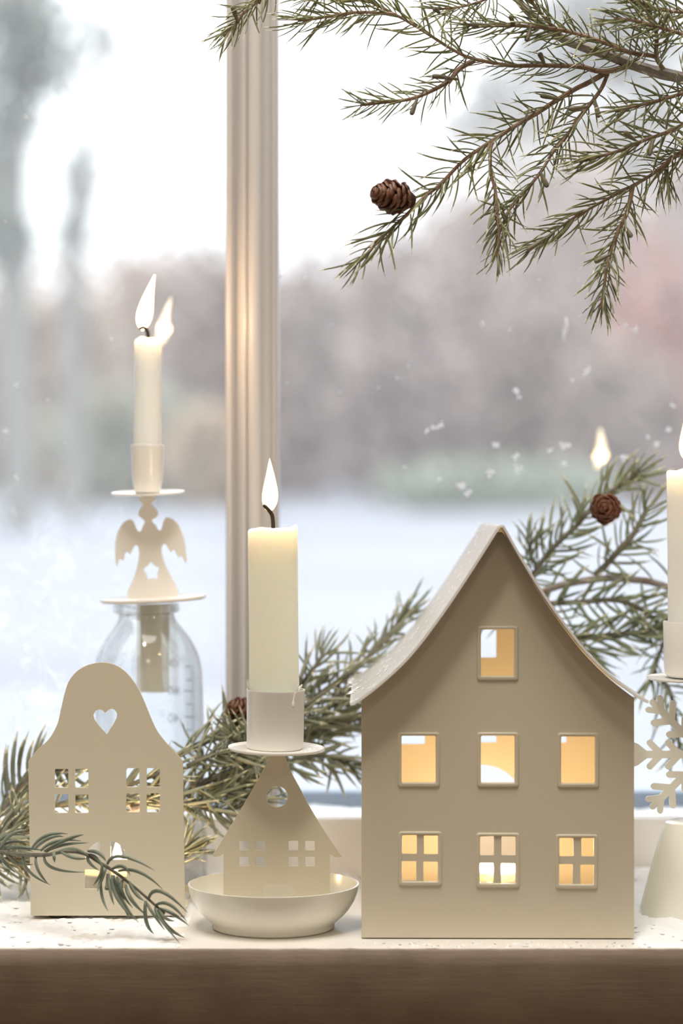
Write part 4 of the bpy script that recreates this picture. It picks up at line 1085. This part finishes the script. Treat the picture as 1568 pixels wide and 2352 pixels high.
# ---- front sprig, crossing before the gabled lantern
DF_ = 1.012
fs_ = thing('pine_sprig', 'dark green pine sprig hanging across the door of the gabled lantern', 'pine sprig', tuple(P(-40, 1950, 1.03)))
q8 = lambda x, y: (x/3.409, 1600+y/3.409)
st = [(-140, 1180), (0, 1212), (150, 1232), (350, 1240), (520, 1212), (660, 1230), (780, 1300), (900, 1375), (1050, 1490), (1200, 1620), (1290, 1700)]
dd = lambda x: 1.045-.047*max(0, min(1, (x+140)/600.0))
w = spline([P(*q8(x, y), dd(x)) for x, y in st], 5)
part('twig', tube(w, [.0011-.0006*i/(len(w)-1) for i in range(len(w))], 8), fs_, M['sprig_bark'])
ND_ = [((250, 1190), (360, 1090), (530, 1075)), ((270, 1195), (390, 1105), (500, 1100)), ((320, 1205), (450, 1130), (635, 1130)), ((350, 1210), (520, 1120), (655, 1080)), ((360, 1215), (500, 1162), (695, 1145)), ((60, 1190), (180, 1182), (340, 1205)),
 ((180, 1250), (230, 1370), (395, 1475)), ((280, 1255), (300, 1360), (380, 1470)), ((345, 1250), (420, 1345), (665, 1375)), ((430, 1215), (422, 1250), (430, 1300)), ((440, 1225), (570, 1196), (690, 1245)), ((690, 1210), (770, 1225), (830, 1290)),
 ((690, 1240), (700, 1300), (780, 1365)), ((800, 1310), (785, 1390), (730, 1480)), ((830, 1340), (790, 1440), (762, 1525)), ((790, 1440), (800, 1570), (848, 1680)), ((840, 1310), (960, 1250), (1210, 1362)), ((930, 1365), (1090, 1375), (1272, 1508)),
 ((880, 1400), (910, 1560), (1055, 1750)), ((890, 1400), (950, 1580), (1086, 1772)), ((960, 1440), (955, 1530), (1038, 1655)), ((985, 1480), (1030, 1590), (1140, 1710)), ((850, 1390), (862, 1520), (893, 1632)), ((915, 1410), (960, 1600), (1015, 1745)),
 ((1140, 1600), (1145, 1760), (1205, 1858)), ((1160, 1590), (1260, 1525), (1468, 1692)), ((1225, 1630), (1330, 1630), (1462, 1762)), ((1215, 1650), (1255, 1740), (1413, 1938)), ((1230, 1670), (1310, 1800), (1445, 1888)), ((1250, 1660), (1350, 1700), (1478, 1792)),
 ((1240, 1660), (1290, 1730), (1368, 1758)), ((1150, 1620), (1200, 1700), (1290, 1830)), ((20, 1205), (120, 1180), (260, 1215)), ((0, 1190), (90, 1080), (220, 1045)), ((-60, 1180), (60, 1085), (200, 1090)), ((-20, 1190), (80, 1140), (225, 1140)), ((60, 1225), (130, 1300), (260, 1315)),
 ((0, 1215), (30, 1290), (120, 1380)), ((100, 1230), (200, 1250), (330, 1225)), ((880, 1350), (960, 1330), (1020, 1400)), ((700, 1235), (760, 1270), (800, 1340)), ((480, 1220), (580, 1262), (680, 1268)), ((1010, 1450), (1060, 1540), (1130, 1600))]
rr = random.Random(77)
for (a, b_, c) in ND_:
    d0 = dd(a[0]); dm = d0-rr.uniform(0, .006); d1 = d0-rr.uniform(-.002, .010)
    p0, p1, p2 = P(*q8(*a), d0), P(*q8(*b_), dm), P(*q8(*c), d1)
    pts = [p0*(1-t)**2+(p1*2-(p0+p2)*.5)*2*t*(1-t)+p2*t*t for t in [i/8 for i in range(9)]]
    r = rr.uniform(.00072, .00095)
    me = tube(pts, [r*q for q in (.7, .85, 1, 1.02, 1, .92, .75, .48, .10)], 5)
    me.materials.append(M['needle_front']); me.materials.append(M['tip'])
    part('needle', me, fs_, None, ang=180)
k = DF_/F
b0, b1 = P(*q8(842, 1390), .998), P(*q8(838, 1515), .994)
part('bud', tube([b0.lerp(b1, t) for t in (0, .3, .7, .85, .95, 1)], [x*k for x in (3.2, 3.4, 4.0, 6.2, 5.8, 2.5)], 8), fs_, M['bud'])

# ---- pine cones
def scale_mesh():
    """one cone scale: a thick curved spoon, base at the origin, reaching along +X, upper side +Z"""
    vs_, fs = [], []
    rows = [(0, .14, .10), (.35, .30, .10), (.65, .46, .12), (.85, .48, .13), (1.0, .30, .10)]
    for i, (x, hw, th) in enumerate(rows):
        zc = .10*math.sin(x*2.2)+.16*x*x
        for y in (-1, -.5, 0, .5, 1): vs_.append((x-.10*y*y*x, y*hw, zc+th*.5*(1-.5*y*y)-.10*y*y*0+.14*abs(y)*x*.5))
        for y in (1, .5, 0, -.5, -1): vs_.append((x-.10*y*y*x, y*hw, zc-th*.5*(1-.5*y*y)+.14*abs(y)*x*.5))
    for i in range(len(rows)-1):
        for k in range(10): fs.append((i*10+k, i*10+(k+1) % 10, (i+1)*10+(k+1) % 10, (i+1)*10+k))
    fs.append(tuple(range(9, -1, -1))); fs.append(tuple(40+k for k in range(10)))
    me = mesh(vs_, fs, 'scale'); me.materials.append(M['cone']); smooth(me, 60); return me
SC = scale_mesh()
def cone(label, c, axis, length, rad, seed, n=54, open_=.9):
    rr = random.Random(seed)
    axis = axis.normalized(); u = axis.orthogonal().normalized(); v = axis.cross(u)
    t = thing('pine_cone', label, 'pine cone', tuple(c), 0, None)
    base = c-axis*length*.5
    part('core', tube([base+axis*length*q for q in (.02, .2, .5, .8, .95)], [rad*q for q in (.3, .5, .5, .32, .08)], 10), t, M['cone_dark'])
    for i in range(n):
        q = (i+.5)/n; a = i*2.39996
        env = (math.sin(PI*min(1, .16+q*.80)))**.6
        rd = u*math.cos(a)+v*math.sin(a)
        L = rad*(.80*env+.12)
        el = math.radians(22+55*q*q)            # scales near the tip close upwards
        x = (rd*math.cos(el)+axis*math.sin(el)).normalized()
        z = (axis*math.cos(el)-rd*math.sin(el)).normalized()
        y = z.cross(x)
        m4 = Matrix((x, y, z)).transposed().to_4x4()
        p = base+axis*length*(.04+.80*q)+rd*rad*.14*(1-q)
        inst('scale', SC, t, Matrix.Translation(p) @ m4 @ Matrix.Rotation(rr.uniform(-.12, .12), 4, 'Y') @ Matrix.Diagonal((L*1.0, L*.80, L*1.1, 1)))
    return t
cone('brown pine cone on the upper pine branch, tip pointing left', P(903, 452, 1.004), Vector((-.80, -.50, .10)), .0215, .0098, 1)
cone('dark brown pine cone at the frosted branch above the right roof slope', P(1390, 1168, 1.112), Vector((-.2, -.95, .05)), .019, .0098, 2)
cone('small brown pine cone peeping out left of the thick candle cup', P(560, 1640, 1.115), Vector((-.55, -.5, .5)), .019, .0095, 3)
